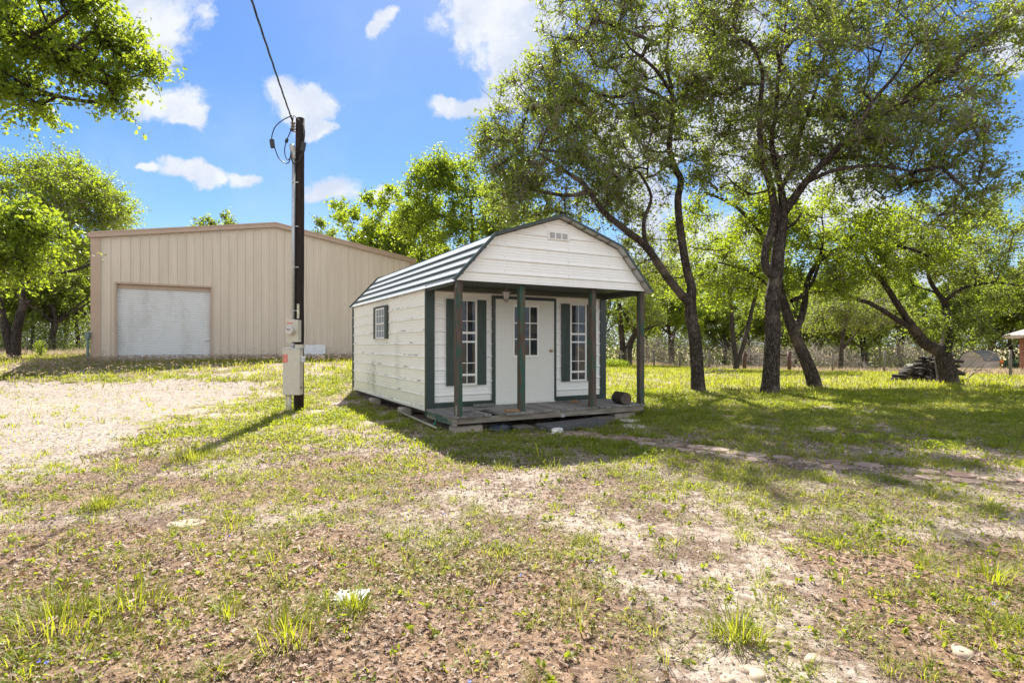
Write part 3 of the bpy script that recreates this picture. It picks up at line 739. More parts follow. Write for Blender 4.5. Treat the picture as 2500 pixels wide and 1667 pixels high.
# floor skids, joists behind the skirting
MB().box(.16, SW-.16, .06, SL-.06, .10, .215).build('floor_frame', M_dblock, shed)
# vent in the gable
v = MB(); TV = lambda u, o, z: (u, -1.27-o, z); v.T = TV
v.box(1.76, 2.20, .006, .024, 3.245, 3.39)
vent = v.build('gable_vent', M_vinyl, shed)
g = MB(TV)
for i in range(3):
    x0 = 1.795+i*.132; g.box(x0, x0+.10, .0245, .026, 3.268, 3.368)
g.build('vent_opening', M_dark, vent)
g = MB(TV)
for i in range(3):
    x0 = 1.795+i*.132
    for k in range(7):
        z = 3.272+k*.0145; g.add([(x0, .027, z+.009), (x0+.10, .027, z+.009), (x0+.10, .033, z), (x0, .033, z)], [(0, 1, 2, 3)])
g.build('vent_louvres', M_vinyl, vent)
# windows
M_glass = None
def glass_mat():
    m, n = mat('window_glass'); o = n.n('TexCoord').outputs['Object']
    p = n.n('BsdfPrincipled', {'Base Color': (.9, .9, .9, 1), 'Roughness': .02, 'Transmission Weight': 0.0})
    gl = n.n('BsdfGlossy', {'Color': (.8, .85, .9, 1), 'Roughness': .03})
    tp = n.n('BsdfTransparent', {'Color': (.8, .82, .82, 1)})
    lw = n.n('LayerWeight', {'Blend': .25}).outputs['Fresnel']
    mx = n.n('MixShader', {0: n.math('ADD', n.math('MULTIPLY', lw, .5), .05), 1: tp.outputs[0], 2: gl.outputs[0]})
    out = n.n('OutputMaterial'); n.t.links.new(mx.outputs[0], out.inputs[0]); return m
M_glass = glass_mat()
def curtain_mat():
    m, n = mat('dusty_curtain'); o = n.n('TexCoord').outputs['Object']
    f = n.noise(n.mapping(o, scale=(9, 9, .5)), 4, 4, .6); g = n.noise(n.mapping(o, scale=(1.4, 1.4, 1.8)), 1.8, 4, .6)
    c = n.mix(n.ramp(f, .3, .7), (.022, .025, .032), (.06, .064, .075)); c = n.mix(n.ramp(g, .52, .66), c, (.14, .12, .10))
    finish(n, c, .8); return m
M_curt = curtain_mat()
def window(T, u0, u1, z0, z1, cols, rows_up, rows_dn, rail, label=None, f=.035, d=.045):
    fr = MB(T).box(u0, u0+f, .024, d, z0, z1).box(u1-f, u1, .024, d, z0, z1).box(u0+f, u1-f, .024, d, z1-f, z1).box(u0+f, u1-f, .024, d+.008, z0, z0+f)
    if rail: fr.box(u0+f, u1-f, .024, d-.004, rail-.016, rail+.016)
    w_ = fr.build('window', M_vinyl, shed)
    if label: w_['label'] = label
    MB(T).box(u0+f, u1-f, .023, .0245, z0+f, z1-f).build('curtain', M_curt, w_)
    MB(T).add([(u0+f, .030, z0+f), (u1-f, .030, z0+f), (u1-f, .030, z1-f), (u0+f, .030, z1-f)], [(0, 1, 2, 3)]).build('pane', M_glass, w_)
    mu = MB(T)
    spans = [(rail+.016, z1-f, rows_up), (z0+f, rail-.016, rows_dn)] if rail else [(z0+f, z1-f, rows_up)]
    for (a, b, r) in spans:
        for i in range(1, cols): x = u0+f+(u1-u0-2*f)*i/cols; mu.box(x-.007, x+.007, .032, .039, a, b)
        for j in range(1, r): z = a+(b-a)*j/r; mu.box(u0+f, u1-f, .0325, .0385, z-.007, z+.007)
    mu.build('muntins', M_vinyl, w_); return w_
wa = window(Tf, .567, .975, .645, 2.242, 2, 2, 2, 1.453, 'tall narrow porch window left of the door')
for e in (1.60, .82): MB(Tf).box(.602, .94, .031, .040, e, e+.04).build('sash_rail', M_vinyl, wa)
wb = window(Tf, 3.093, 3.507, .645, 2.245, 2, 2, 2, 1.453, 'tall narrow porch window right of the door')
for e in (1.60, .82): MB(Tf).box(3.128, 3.472, .031, .040, e, e+.04).build('sash_rail', M_vinyl, wb)
window(Tl, 2.57, 3.30, 1.53, 2.22, 3, 2, 2, 1.87, 'small six over six window in the side wall')
MB(Tl).box(2.37, 2.565, .022, .050, 1.53, 2.26).box(3.305, 3.47, .022, .050, 1.53, 2.26).box(2.565, 3.305, .024, .048, 2.225, 2.265).build('window_surround', M_green, shed)
for (a, b, t) in ((.36, .562, .0), (.98, 1.172, .1), (2.885, 3.088, .0), (3.512, 3.705, .1)):
    s_ = MB(Tf).box(a, b, .024, .040, .645, 2.238)
    s_.add([(a+.06, .041, .66), (b-.02, .041, .66), (b-.02, .043, .67), (a+.10, .046, 1.5), (b-.02, .043, 2.22)], [(0, 1, 3), (1, 4, 3)])
    s_.build('shutter', M_shut, shed)
# door
dr = MB(Tf).box(1.362, 2.69, .010, .050, .285, 2.275, bev=.004).build('door', M_door, shed)
dw = MB(Tf)
dw.box(1.722, 1.765, .052, .068, 1.15, 2.178).box(2.285, 2.328, .052, .068, 1.15, 2.178).box(1.765, 2.285, .052, .068, 2.135, 2.178).box(1.765, 2.285, .052, .068, 1.15, 1.193)
for i in (1, 2): x = 1.765+.52*i/3; dw.box(x-.010, x+.010, .056, .066, 1.193, 2.135)
for i in (1, 2): z = 1.193+.942*i/3; dw.box(1.765, 2.285, .0565, .0655, z-.010, z+.010)
dwo = dw.build('door_window', M_vinyl, dr)
MB(Tf).box(1.75, 2.30, .0505, .0515, 1.18, 2.15).build('curtain', M_curt, dr)
MB(Tf).add([(1.755, .054, 1.185), (2.295, .054, 1.185), (2.295, .054, 2.145), (1.755, .054, 2.145)], [(0, 1, 2, 3)]).build('pane', M_glass, dr)
kb = MB(); kb.tube([(2.612, -.05, 1.279), (2.612, -.056, 1.279), (2.612, -.075, 1.279), (2.612, -.080, 1.279), (2.612, -.100, 1.279), (2.612, -.112, 1.279)], [.034, .034, .012, .020, .029, .016], 16)
kb.build('door_knob', M_brass, dr, True)
dfm = MB(Tf).box(1.300, 1.360, .002, .056, .26, 2.33).box(2.692, 2.742, .002, .056, .26, 2.33).box(1.360, 2.692, .002, .056, 2.277, 2.33).build('door_frame', M_green, shed)
MB(Tf).box(1.36, 2.69, .01, .075, .255, .283).build('door_sill', M_door, shed)
# screws on the siding
sc_ = MB()
for k in range(10):
    for uu in (.1, 1.45, 2.8, 4.1, 5.5):
        sc_.box(-.006, 0.0, uu, uu+.010, ZB+k*PIT-.03, ZB+k*PIT-.02)
for k in range(9, 14):
    for uu in (.9, 2.2, 3.1):
        z = ZB+k*PIT+.06; e = roof_ext(z)
        if 2.48 < z < 3.6 and e[0] < uu < e[1]: sc_.box(uu, uu+.010, -1.277, -1.271, z, z+.010)
for v_ in [sc_]: v_.build('screws', M_galv, shed)['kind'] = 'stuff'
# deck: boards run out from the wall
db = MB(); random.seed(11); x = -.03; i = 0
while x < SW+.0:
    wd = .138; x1 = min(x+wd, SW+.03); y0 = -1.245+random.uniform(-.018, .012); dz = random.uniform(-.004, .005)
    if i in (5,):
        db.box(x+.002, x1-.004, -.62, -.036, .215+dz, .249+dz)       # the broken board
    elif i in (14,):
        db.box(x+.002, x1-.004, y0+.05, -.036, .205, .240)
    else:
        z0, z1 = .215+dz, .249+dz; t = random.uniform(-.006, .006)
        db.add([(x+.003, y0, z0), (x1-.004, y0, z0), (x1-.004, -.036, z0), (x+.003, -.036, z0), (x+.003, y0, z1+t), (x1-.004, y0, z1-t), (x1-.004, -.036, z1), (x+.003, -.036, z1)],
               [(3,2,1,0),(4,5,6,7),(0,1,5,4),(1,2,6,5),(2,3,7,6),(3,0,4,7)])
    x += wd+.002; i += 1
deck = db.build('deck', M_deck, shed)
MB().box(.07, SW-.0, -1.225, -1.185, .115, .212).build('deck_beam', M_beam, deck)
for e in ((-.02, .02, -1.235), (SW-.035, SW-.001, -1.18)): MB().box(e[0], e[1], e[2], -.04, .10, .212).build('deck_beam', M_beamg, deck)
jb = MB()
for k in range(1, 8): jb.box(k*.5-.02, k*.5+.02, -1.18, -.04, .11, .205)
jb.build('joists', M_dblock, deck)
pt = MB(lambda *p: p); pt.box(2.07, 2.15, -1.228, -1.2255, .105, .165); pt.build('metal_plate', M_galv, deck)
# posts
for i, (x0, x1, m) in enumerate(((.045, .155, M_post), (1.25, 1.375, M_postg), (2.775, 2.90, M_post), (3.905, 4.02, M_post))):
    xm = (x0+x1)/2; h = .052; b = MB()
    y0 = -1.235 if i in (0, 3) else -1.17
    zb0 = .248 if i != 0 else .255
    vs = []
    for z, o in ((zb0, 0), (1.2, random.uniform(-.006, .006)), (2.468, random.uniform(-.004, .004))):
        for sx, sy in ((-1,-1),(1,-1),(1,1),(-1,1)): vs.append((xm+sx*h+o, y0+h+sy*h, z))
    fs = [(3,2,1,0), (8,9,10,11)]
    for k in (0, 4):
        for j in range(4): fs.append((k+j, k+(j+1)%4, k+4+(j+1)%4, k+4+j))
    po = b.add(vs, fs).build('porch_post', m, shed)
    if i in (0,):
        MB().box(xm-h-.003, xm-h-.0005, y0+.0, y0+.04, 2.33, 2.46).build('nail_plate', M_galv, po); s_ = MB().box(xm-h-.003, xm-h-.0005, y0-.004, y0+.03, .10, .42).build('nail_plate', M_galv, po)
        hh = MB()
        for k in range(10): hh.box(xm-h-.0042, xm-h-.0032, y0+.009, y0+.017, .125+k*.029, .133+k*.029)
        hh.build('nail_holes', M_dark, s_)['kind'] = 'stuff'
MB().box(-.022, .06, -1.24, -1.20, .09, .215).build('corner_block', M_beam, deck)

def on_shed(a, b, z=0.): return (SX+a*SC-b*SS, SY+a*SS+b*SC, z)
# lantern
ln = thing('porch_lantern', on_shed(1.19, -.80, 2.462), TH, 'small grey coach lantern hanging from the porch ceiling before the door', 'lantern')
L_ = MB()
for k in range(3):
    z = -.012-.028*k; L_.tube([(math.cos(t)*.009*(1 if k % 2 else .2), math.cos(t)*.009*(0.2 if k % 2 else 1), z+math.sin(t)*.016) for t in np.linspace(0, 6.28, 9)], .0022, 5, cap=False)
L_.build('chain', M_lant, ln)
MB().tube([(0,0,-.085), (0,0,-.09), (0,0,-.098), (0,0,-.118), (0,0,-.128), (0,0,-.134)], [.010, .030, .034, .080, .098, .094], 6).build('cap', M_lant, ln)
MB().tube([(0,0,-.136), (0,0,-.255)], [.070, .040], 6).build('lamp_glass', simple('frosted_glass', (.50, .47, .42), .35, .08), ln)
lf = MB()
for k in range(6):
    t = k*math.pi/3; lf.bar((.073*math.cos(t), .073*math.sin(t), -.134), (.043*math.cos(t), .043*math.sin(t), -.256), .008, .008)
lf.tube([(0,0,-.256), (0,0,-.266), (0,0,-.28), (0,0,-.292), (0,0,-.31)], [.048, .056, .034, .040, .022], 6)
lf.build('lantern_frame', M_lant, ln)

# things on and under the porch
def log_at(name, loc, rz, length, r, label, cat='log', tiltend=0):
    t = thing(name, loc, rz, label, cat); b = MB(); n = 16
    rr = [r*random.uniform(.92, 1.08) for _ in range(n)]
    vs = []; ys = [-length/2, -length/2+.01, 0, length/2-.01, length/2]
    for i, y in enumerate(ys):
        for k in range(n):
            a = 2*math.pi*k/n; q = rr[k]*(.93 if i in (0, 4) else random.uniform(.98, 1.03)); vs.append((math.cos(a)*q, y, math.sin(a)*q+r*.93))
    fs = []
    for i in range(4):
        for k in range(n): fs.append((i*n+k, i*n+(k+1)%n, (i+1)*n+(k+1)%n, (i+1)*n+k))
    b.add(vs, fs).build('bark', M_log, t, True)
    MB().add([vs[k] for k in range(n)], [tuple(range(n-1, -1, -1))]).build('cut_face', M_logend, t)
    MB().add(list(vs[4*n:]), [tuple(range(n))]).build('cut_face', M_logend, t); return t
random.seed(5)
log_at('log', on_shed(3.62, -1.02, .252), R(16), .40, .115, 'short thick grey log lying at the right end of the porch deck')
def plank(loc, rz, L, W, H, m, label, tilt=(0, 0), name='broken_board'):
    b = MB(); n = 7; top = []; bot = []
    for i in range(n+1):
        x = -L/2+L*i/n; j = random.uniform(-.012, .012) if 0 < i < n else random.uniform(-.03, .03)
        for s_ in (-1, 1): top.append((x+j, s_*W/2*random.uniform(.8, 1.05), H+random.uniform(-.003, .006))); bot.append((x+j, s_*W/2*random.uniform(.8, 1.), 0))
    k = len(top); fs = []
    for i in range(n):
        a = 2*i; fs += [(a, a+2, a+3, a+1), (k+a, k+a+1, k+a+3, k+a+2), (a, k+a, k+a+2, a+2), (a+1, a+3, k+a+3, k+a+1)]
    fs += [(0, 1, k+1, k), (2*n, k+2*n, k+2*n+1, 2*n+1)]
    o = b.add(top+bot, fs).build(name, m); o.location = loc; o.rotation_euler = (tilt[0], tilt[1], rz)
    return tag(o, label, 'board')
plank(on_shed(1.06, -.20, .256), TH+R(4), .42, .13, .04, M_deck, 'dark splintered board lying on the deck left of the door')
plank(on_shed(.62, -.72, .256), TH+R(9), .50, .09, .022, M_deck, 'long pale broken board across the gap in the deck')
plank(on_shed(1.12, -1.13, .254), TH+R(2), .32, .08, .03, M_scrap, 'orange-brown scrap of rotten wood beside the second porch post')
plank(on_shed(2.98, -.35, .256), TH+R(20), .20, .09, .03, M_scrap, 'curled brown scrap below the right porch window', name='wood_scrap')
def block(a, b, w_, d_, h, label, m=M_block, rz=0, name='concrete_block', z=None):
    l = on_shed(a, b); zz = gz1(l[0], l[1])-.03 if z is None else z
    o = MB().box(-w_/2, w_/2, -d_/2, d_/2, 0, h, bev=.012).build(name, m); o.location = (l[0], l[1], zz); o.rotation_euler = (0, 0, TH+rz)
    return tag(o, label, 'block')
block(.30, -1.04, .52, .20, .13, 'brown concrete block under the near left corner of the deck')
block(3.62, -1.02, .50, .22, .13, 'concrete block under the right end of the deck')
block(.02, 1.35, .20, .26, .17, 'concrete block under the side wall near the front corner', z=-.03)
block(.02, 3.6, .20, .30, .17, 'concrete block under the side wall near the middle', z=-.03)
block(.06, 5.4, .20, .30, .14, 'concrete block under the back corner of the side wall', z=.0)
block(1.22, -1.30, .30, .24, .12, 'dark timber block end left of the porch step', M_dblock, name='timber_block')
block(2.93, -1.34, .36, .20, .16, 'dark timber block right of the porch step', M_dblock, R(-6), name='timber_block')
o = MB().box(-.62, .62, -.19, .19, 0, .135, bev=.01).build('porch_step', simple('step_slate', (.075, .072, .070), .8, .25, 12, bs=.5))
l = on_shed(2.10, -1.50); o.location = (l[0], l[1], gz1(l[0], l[1])-.02); o.rotation_euler = (R(1), R(-1), TH+R(2)); tag(o, 'dark grey slab step in front of the porch deck', 'step')
o = MB().box(-.16, .16, -.12, .12, 0, .045, bev=.008).build('stepping_slab', M_slab)
l = on_shed(3.42, -1.50); o.location = (l[0], l[1], gz1(l[0], l[1])-.005); o.rotation_euler = (0, R(2), TH+R(8)); tag(o, 'pale rectangular slab right of the dark porch step', 'slab')
def rock(name, loc, r, m, label, cat, flat=.35, n=22):
    vs = []; ph = [random.uniform(.8, 1.15) for _ in range(n)]
    for i, (k, z) in enumerate(((1.0, -.15), (1.0, .12), (.86, .8), (.5, 1.0))):
        for j in range(n): a = 2*math.pi*j/n; q = r*k*ph[j]*random.uniform(.96, 1.04); vs.append((math.cos(a)*q, math.sin(a)*q*.75, r*flat*z*random.uniform(.9, 1.1)))
    fs = [tuple(3*n+k for k in range(n))]
    for i in range(3):
        for k in range(n): fs.append((i*n+k, i*n+(k+1)%n, (i+1)*n+(k+1)%n, (i+1)*n+k))
    o = MB().add(vs, fs).build(name, m, None, True); o.location = loc; o.rotation_euler = (0, 0, random.random()*6)
    return tag(o, label, cat)
l = on_shed(1.66, -1.68); rock('rubble_heap', (l[0], l[1], gz1(*l[:2])), .17, M_gravbag, 'small whitish heap of rubble left of the dark porch step', 'rubble', .45)
l = on_shed(3.2, -1.92); rock('flat_stone', (l[0], l[1], gz1(*l[:2])-.01), .30, M_slab, 'wide flat grey stone where the flagstone path starts', 'stone', .08, 9)
X, Y, Z = G(455, 1280); rock('flat_stone', (X, Y, Z), .14, M_rock, 'flat pale tan stone in the left foreground', 'stone', .1, 9)
# black plastic sack
b = MB(); nu, nv = 22, 8; vs = []
for i in range(nv+1):
    p_ = math.pi*i/nv/1.0*.5
    for k in range(nu):
        a = 2*math.pi*k/nu; q = math.cos(p_*.98)*(1+.14*math.sin(3*a+i)+.08*math.sin(7*a+2*i)+random.uniform(-.05, .05))
        vs.append((.30*q*math.cos(a), .13*q*math.sin(a), .135*math.sin(p_)*(1+.10*math.sin(4*a))))
fs = [(i*nu+k, i*nu+(k+1)%nu, (i+1)*nu+(k+1)%nu, (i+1)*nu+k) for i in range(nv) for k in range(nu)]+[tuple(nv*nu+k for k in range(nu))]
o = b.add(vs, fs).build('plastic_sack', M_tarp, None, True); l = on_shed(.86, -1.18); o.location = (l[0], l[1], gz1(*l[:2])-.01); o.rotation_euler = (0, 0, TH); tag(o, 'crumpled black plastic sack under the front edge of the deck', 'sack')
# long pipe lying below the side wall
o = MB().tube([on_shed(-.10, 1.4, .07), on_shed(-.16, -.9, .03)], .018, 8).build('conduit_pipe', simple('pipe_yellowed', (.30, .28, .20), .5, .2), None, True); tag(o, 'long thin pale pipe lying under the side wall edge', 'pipe')
o = MB().tube([on_shed(-.02, -.55, .13), on_shed(-.16, -.70, .02)], .012, 6).build('green_stake', simple('stake_green', (.03, .22, .14), .5, .1), None, True); tag(o, 'short bright green stake leaning under the deck side', 'stake')
o = MB().tube([on_shed(4.07, -1.12, 0), on_shed(4.07, -1.12, .75)], .009, 6).tube([on_shed(4.075, -1.1, .08), on_shed(4.075, -1.1, .20)], .036, 10).build('hose_spigot', M_black, None); tag(o, 'thin pipe with a black sleeve beside the last porch post', 'pipe')
# crumpled paper
b = MB(); vs = []; n = 7
for i in range(n):
    for j in range(n): vs.append(((i/(n-1)-.5)*.17+random.uniform(-.008, .008), (j/(n-1)-.5)*.15+random.uniform(-.008, .008), random.uniform(0, .012)+.008*abs(i-3)/3))
fs = [(i*n+j, (i+1)*n+j, (i+1)*n+j+1, i*n+j+1) for i in range(n-1) for j in range(n-1)]
X, Y, Z = G(858, 1462); o = b.add(vs, fs).build('crumpled_paper', simple('paper_white', (.50, .51, .53), .6, .1), None); o.location = (X, Y, Z+.012); tag(o, 'crumpled sheet of white paper on the ground', 'paper')
for (px, py, r_) in ((1985, 1615, .05), (1850, 1655, .05), (1820, 1640, .035), (1775, 1662, .04), (2350, 1600, .06)):
    X, Y, Z = G(px, py); rock('stone', (X, Y, Z), r_, M_rock, 'small rounded tan stone half buried in the right foreground', 'stone', .4, 9)['group'] = 'small stones in the foreground'
def stick(pts, r, label, z=.012, m=None, group=None):
    p3 = []
    for (px, py, dz) in pts: X, Y, Z = G(px, py); p3.append((X, Y, Z+z+dz))
    o = MB().tube(p3, [r*(1-.5*i/(len(p3)-1)) for i in range(len(p3))], 7).build('fallen_branch', m or M_twig, None, True); tag(o, label, 'branch', group); return o
stick([(1545, 1502, 0), (1537, 1485, .005), (1552, 1462, .01)], .006, 'bare thin stick lying in the sandy patch at right foreground')
stick([(1515, 1495, 0), (1540, 1506, .0)], .005, 'tiny stick just below the bare thin stick')
stick([(90, 1570, 0), (110, 1545, .02), (140, 1530, .03)], .012, 'pale curled branch piece among leaves at bottom left', m=M_litter)
GB = 'branches of the brush heap behind the first oak'
stick([(1716, 914, 0), (1733, 904, .10), (1745, 899, .2), (1755, 905, .1), (1775, 911, .02)], .05, 'thick crooked bleached branch arching over the brush heap', group=GB)
stick([(1722, 912, 0), (1760, 909, .10), (1800, 911, .1)], .035, 'long straight branch across the brush heap', group=GB)
for i in range(9):
    x0 = random.uniform(1730, 1790); y0 = random.uniform(908, 919); dx = random.uniform(10, 26); dy = random.uniform(-7, 5)
    stick([(x0, y0, 0), (x0+dx*.5, y0+dy*.5, .10), (x0+dx, y0+dy, random.uniform(0, .15))], random.uniform(.015, .03), 'thin stick tangled in the brush heap behind the first oak', m=M_bark2 if i % 2 else M_twig, group=GB)

# ------------------------------------------------------------------ metal barn
BT = math.atan2(.516, .856)
barn = thing('metal_barn', (-15.48, 20.65, .75), BT, 'large tan metal barn with brown trim and a white roll-up door', 'barn')
BW, BE, BR, BL = 12.45, 4.66, 5.71, 18.0
def roofline(x): return BE + (BR-BE)*(1-abs(x-BW/2)/(BW/2))
D0, D1, DZ = .66, 3.78, 2.95
xs = [(0., 0.)]; x = .12
while x < BW:
    for dx, h in ((0, 0), (.018, .032), (.048, .032), (.066, 0), (.13, 0), (.138, .006), (.150, .006), (.158, 0), (.214, 0), (.222, .006), (.234, .006), (.242, 0)):
        if 0 < x+dx < BW: xs.append((x+dx, h))
    x += .3048
xs.append((BW, 0)); 
def hat(xx):
    for (a, ha), (b_, hb) in zip(xs[:-1], xs[1:]):
        if a <= xx <= b_: return ha+(hb-ha)*(xx-a)/(b_-a+1e-9)
    return 0
for e in (D0, D1, BW/2): xs.append((e, hat(e)))
xs = sorted(set(xs))
bw_ = MB()
for (xa, ha), (xb, hb) in zip(xs[:-1], xs[1:]):
    zb_ = DZ if (xa >= D0-1e-6 and xb <= D1+1e-6) else -.3
    bw_.add([(xa, -ha, zb_), (xb, -hb, zb_), (xb, -hb, roofline(xb)), (xa, -ha, roofline(xa))], [(0, 1, 2, 3)])
bw_.build('front_wall', M_tan, barn)
sw_ = MB()
for X0 in (0.0, BW):
    sw_ = MB(); y = 0.
    while y < BL-.01:
        s_ = -1 if X0 == 0 else 1
        for (ya, ha, yb_, hb) in ((0, 0, .12, 0), (.12, 0, .14, .032), (.14, .032, .17, .032), (.17, .032, .19, 0), (.19, 0, .3048, 0)):
            sw_.add([(X0+s_*ha, y+ya, -.3), (X0+s_*hb, y+yb_, -.3), (X0+s_*hb, y+yb_, BE), (X0+s_*ha, y+ya, BE)], [(0, 1, 2, 3)])
        y += .3048
    sw_.build('side_wall', M_tan, barn)
sw_ = MB(); sw_.add([(0, BL, -.3), (BW, BL, -.3), (BW, BL, BE), (BW/2, BL, BR), (0, BL, BE)], [(0, 1, 2, 3, 4)])
sw_.build('back_wall', M_tan, barn)
r_ = MB()
for (xa, za, xb, zb_) in ((-.08, BE+.11, BW/2, BR+.13), (BW/2, BR+.13, BW+.08, BE+.11)):
    r_.add([(xa, -.04, za), (xb, -.04, zb_), (xb, BL+.05, zb_), (xa, BL+.05, za), (xa, -.04, za-.02), (xb, -.04, zb_-.02), (xb, BL+.05, zb_-.02), (xa, BL+.05, za-.02)], [(0,1,2,3), (7,6,5,4), (0,4,5,1), (2,6,7,3), (0,3,7,4), (1,2,6,5)])
r_.build('roof', M_tan, barn)
t_ = MB()
for (xa, za, xb, zb_) in ((-.12, BE+.14, BW/2, BR+.16), (BW/2, BR+.16, BW+.12, BE+.14)):
    for (o0, o1, lo, hi) in ((-.115, -.042, -.20, .0), (-.135, -.116, -.20, -.16), (-.135, -.116, -.045, .01)):
        t_.add([(xa, o0, za+lo), (xb, o0, zb_+lo), (xb, o0, zb_+hi), (xa, o0, za+hi), (xa, o1, za+lo), (xb, o1, zb_+lo), (xb, o1, zb_+hi), (xa, o1, za+hi)], [(0,1,2,3), (7,6,5,4), (0,4,5,1), (3,2,6,7), (0,3,7,4), (1,5,6,2)])
t_.build('rake_trim', M_trim, barn)
MB().box(-.12, .17, -.052, -.036, -.3, BE-.02).box(-.13, -.115, -.052, .14, -.3, BE-.02).build('corner_trim', M_trim, barn)
MB().box(BW-.17, BW+.05, -.052, -.036, -.3, BE-.02).build('corner_trim', M_trim, barn)
MB().box(-.22, -.12, -.03, BL, BE-.02, BE+.12).build('gutter', M_trim, barn)
MB().box(D0-.06, D0, -.05, .13, -.05, DZ+.07).box(D1, D1+.06, -.05, .13, -.05, DZ+.07).box(D0, D1, -.05, .13, DZ, DZ+.07).build('door_frame', M_trim, barn)
rd = MB(); z = -.05; prv = None; vs = []; pts = []
while z < DZ-.02:
    for dz, h in ((0, -.006), (.018, .014), (.048, .014), (.062, -.006)): pts.append((z+dz, h))
    z += .078
for (za, ha), (zb_, hb) in zip(pts[:-1], pts[1:]): rd.add([(D0, .11-ha, za), (D1, .11-ha, za), (D1, .11-hb, zb_), (D0, .11-hb, zb_)], [(0, 1, 2, 3)])
rdo = rd.build('roll_up_door', M_roll, barn)
MB().box(D1-.22, D1-.03, .07, .098, .80, .84).build('door_latch', M_galv, rdo)
MB().box(D0, D1, .06, .10, DZ-.16, DZ-.005).build('door_hood', M_trim, rdo)
# white panel and riser by the barn
def on_barn(x, y, z=0): c, s = math.cos(BT), math.sin(BT); return (-15.48+x*c-y*s, 20.65+x*s+y*c, .75+z)
o = MB().add([(-.47, 0, -.1), (.47, 0, -.1), (.49, .16, .62), (.30, .155, .66), (-.1, .16, .63), (-.47, .16, .66), (-.47, .02, -.1), (.47, .02, -.1), (.49, .18, .62), (.30, .175, .66), (-.1, .18, .63), (-.47, .18, .66)],
        [(0,1,2,3,4,5), (11,10,9,8,7,6), (0,6,7,1), (1,7,8,2), (2,8,9,3), (3,9,10,4), (4,10,11,5), (5,11,6,0)]).build('leaning_board', M_sheetw)
o.location = on_barn(7.77, -.32); o.rotation_euler = (0, 0, BT); tag(o, 'weathered white board leaning against the metal barn wall behind the pole', 'board')
o = MB().tube([(0, 0, -.2), (0, 0, .86)], .045, 10).box(-.075, .075, -.06, .06, .86, 1.12, bev=.01).build('vent_riser', simple('grey_green', (.12, .17, .15), .5, .1)); o.location = on_barn(-.20, -.12); tag(o, 'grey green pipe riser at the left corner of the metal barn', 'pipe riser')

# ------------------------------------------------------------------ utility pole
PX, PY = -4.60, 12.0
pole = thing('utility_pole', (PX, PY, gz1(PX, PY)), 0, 'dark wooden utility pole carrying a round meter and beige breaker box', 'utility pole')
pz = gz1(PX, PY)
pl = MB(); pr_ = []
for i in range(11): z = -.2+(6.27-pz+.2)*i/10; pr_.append((random.uniform(-.004, .004)+.03*i/10, .0, z))
pl.tube(pr_, [.105-.014*i/10 for i in range(11)], 18); pl.build('pole', M_pole, pole, True)
cd = MB().tube([(-.072, -.135, 1.95), (-.062, -.130, 5.40)], .034, 12); cnd = cd.build('conduit', M_galv, pole, True)
wh = MB().tube([(-.062, -.13, 5.36), (-.062, -.13, 5.46), (-.062, -.132, 5.50), (-.068, -.15, 5.57), (-.078, -.18, 5.62), (-.09, -.215, 5.625)], [.042, .05, .052, .062, .058, .035], 12)
wh.build('weatherhead', M_galv, pole, True)
for z in (2.12, 3.05, 3.92, 4.86):
    MB().tube([(-.068, -.133, z), (-.068, -.133, z+.022)], .0385, 12).box(-.045, .035, -.112, -.100, z, z+.022).build('strap', M_galv, pole)
mbx = MB().box(-.150, .095, -.285, -.108, 1.46, 1.93, bev=.008).build('meter_box', M_box, pole)
md = MB(); c = (-.055, 1.70)
md.tube([(c[0], -.285, c[1]), (c[0], -.30, c[1]), (c[0], -.31, c[1]), (c[0], -.345, c[1])], [.112, .112, .098, .096], 24)
md.tube([(c[0], -.345, c[1]), (c[0], -.39, c[1]), (c[0], -.40, c[1])], [.088, .083, .07], 24)
mt = md.build('meter', simple('meter_glass', (.52, .48, .42), .15, .12, 20, metal=.4), mbx)
MB().box(c[0]-.045, c[0]+.03, -.404, -.401, c[1]+.014, c[1]+.032).build('meter_display', M_dark, mt)
MB().box(-.140, -.02, -.2875, -.2852, 1.845, 1.868).build('warning_label', M_red, mbx)
MB().box(-.132, -.04, -.2885, -.2877, 1.853, 1.858).build('label_text', M_pale, mbx)
MB().tube([(-.04, -.20, 1.325), (-.04, -.20, 1.47)], .032, 10).build('nipple', M_galv, pole, True)
bbx = MB().box(-.222, .135, -.30, -.108, .345, 1.325, bev=.01).build('breaker_box', M_box, pole)
MB().box(-.228, .141, -.308, -.102, 1.318, 1.336).build('lid', M_boxs, bbx)
MB().box(.02, .175, -.27, -.11, 1.337, 1.40).box(.015, .180, -.275, -.105, 1.40, 1.41).build('side_cover', M_box, bbx)
MB().box(.136, .205, -.26, -.17, 1.03, 1.15, bev=.008).build('side_switch', M_boxs, bbx)
MB().box(.136, .150, -.25, -.22, .48, .52).build('padlock', M_dark, bbx)
for (z0, z1) in ((1.125, 1.20), (1.035, 1.115)):
    rl = MB().box(-.212, -.118, -.3035, -.3005, z0, z1).build('warning_label', M_red, bbx)
    tx = MB()
    for k in range(4): tx.box(-.206+.004*k, -.124-.006*(k % 2), -.3050, -.3038, z1-.014-.015*k, z1-.009-.015*k)
    tx.build('label_text', M_pale, rl)
MB().tube([(-.187, -.19, -.1), (-.187, -.19, .35)], .022, 10).build('conduit', M_box, pole, True)
MB().tube([(-.115, -.19, -.1), (-.115, -.19, .35)], .036, 10).build('conduit', M_box, pole, True)
ntg = MB().box(.006, .052, -.1125, -.1095, 1.965, 2.275).build('number_tag', M_tag, pole)
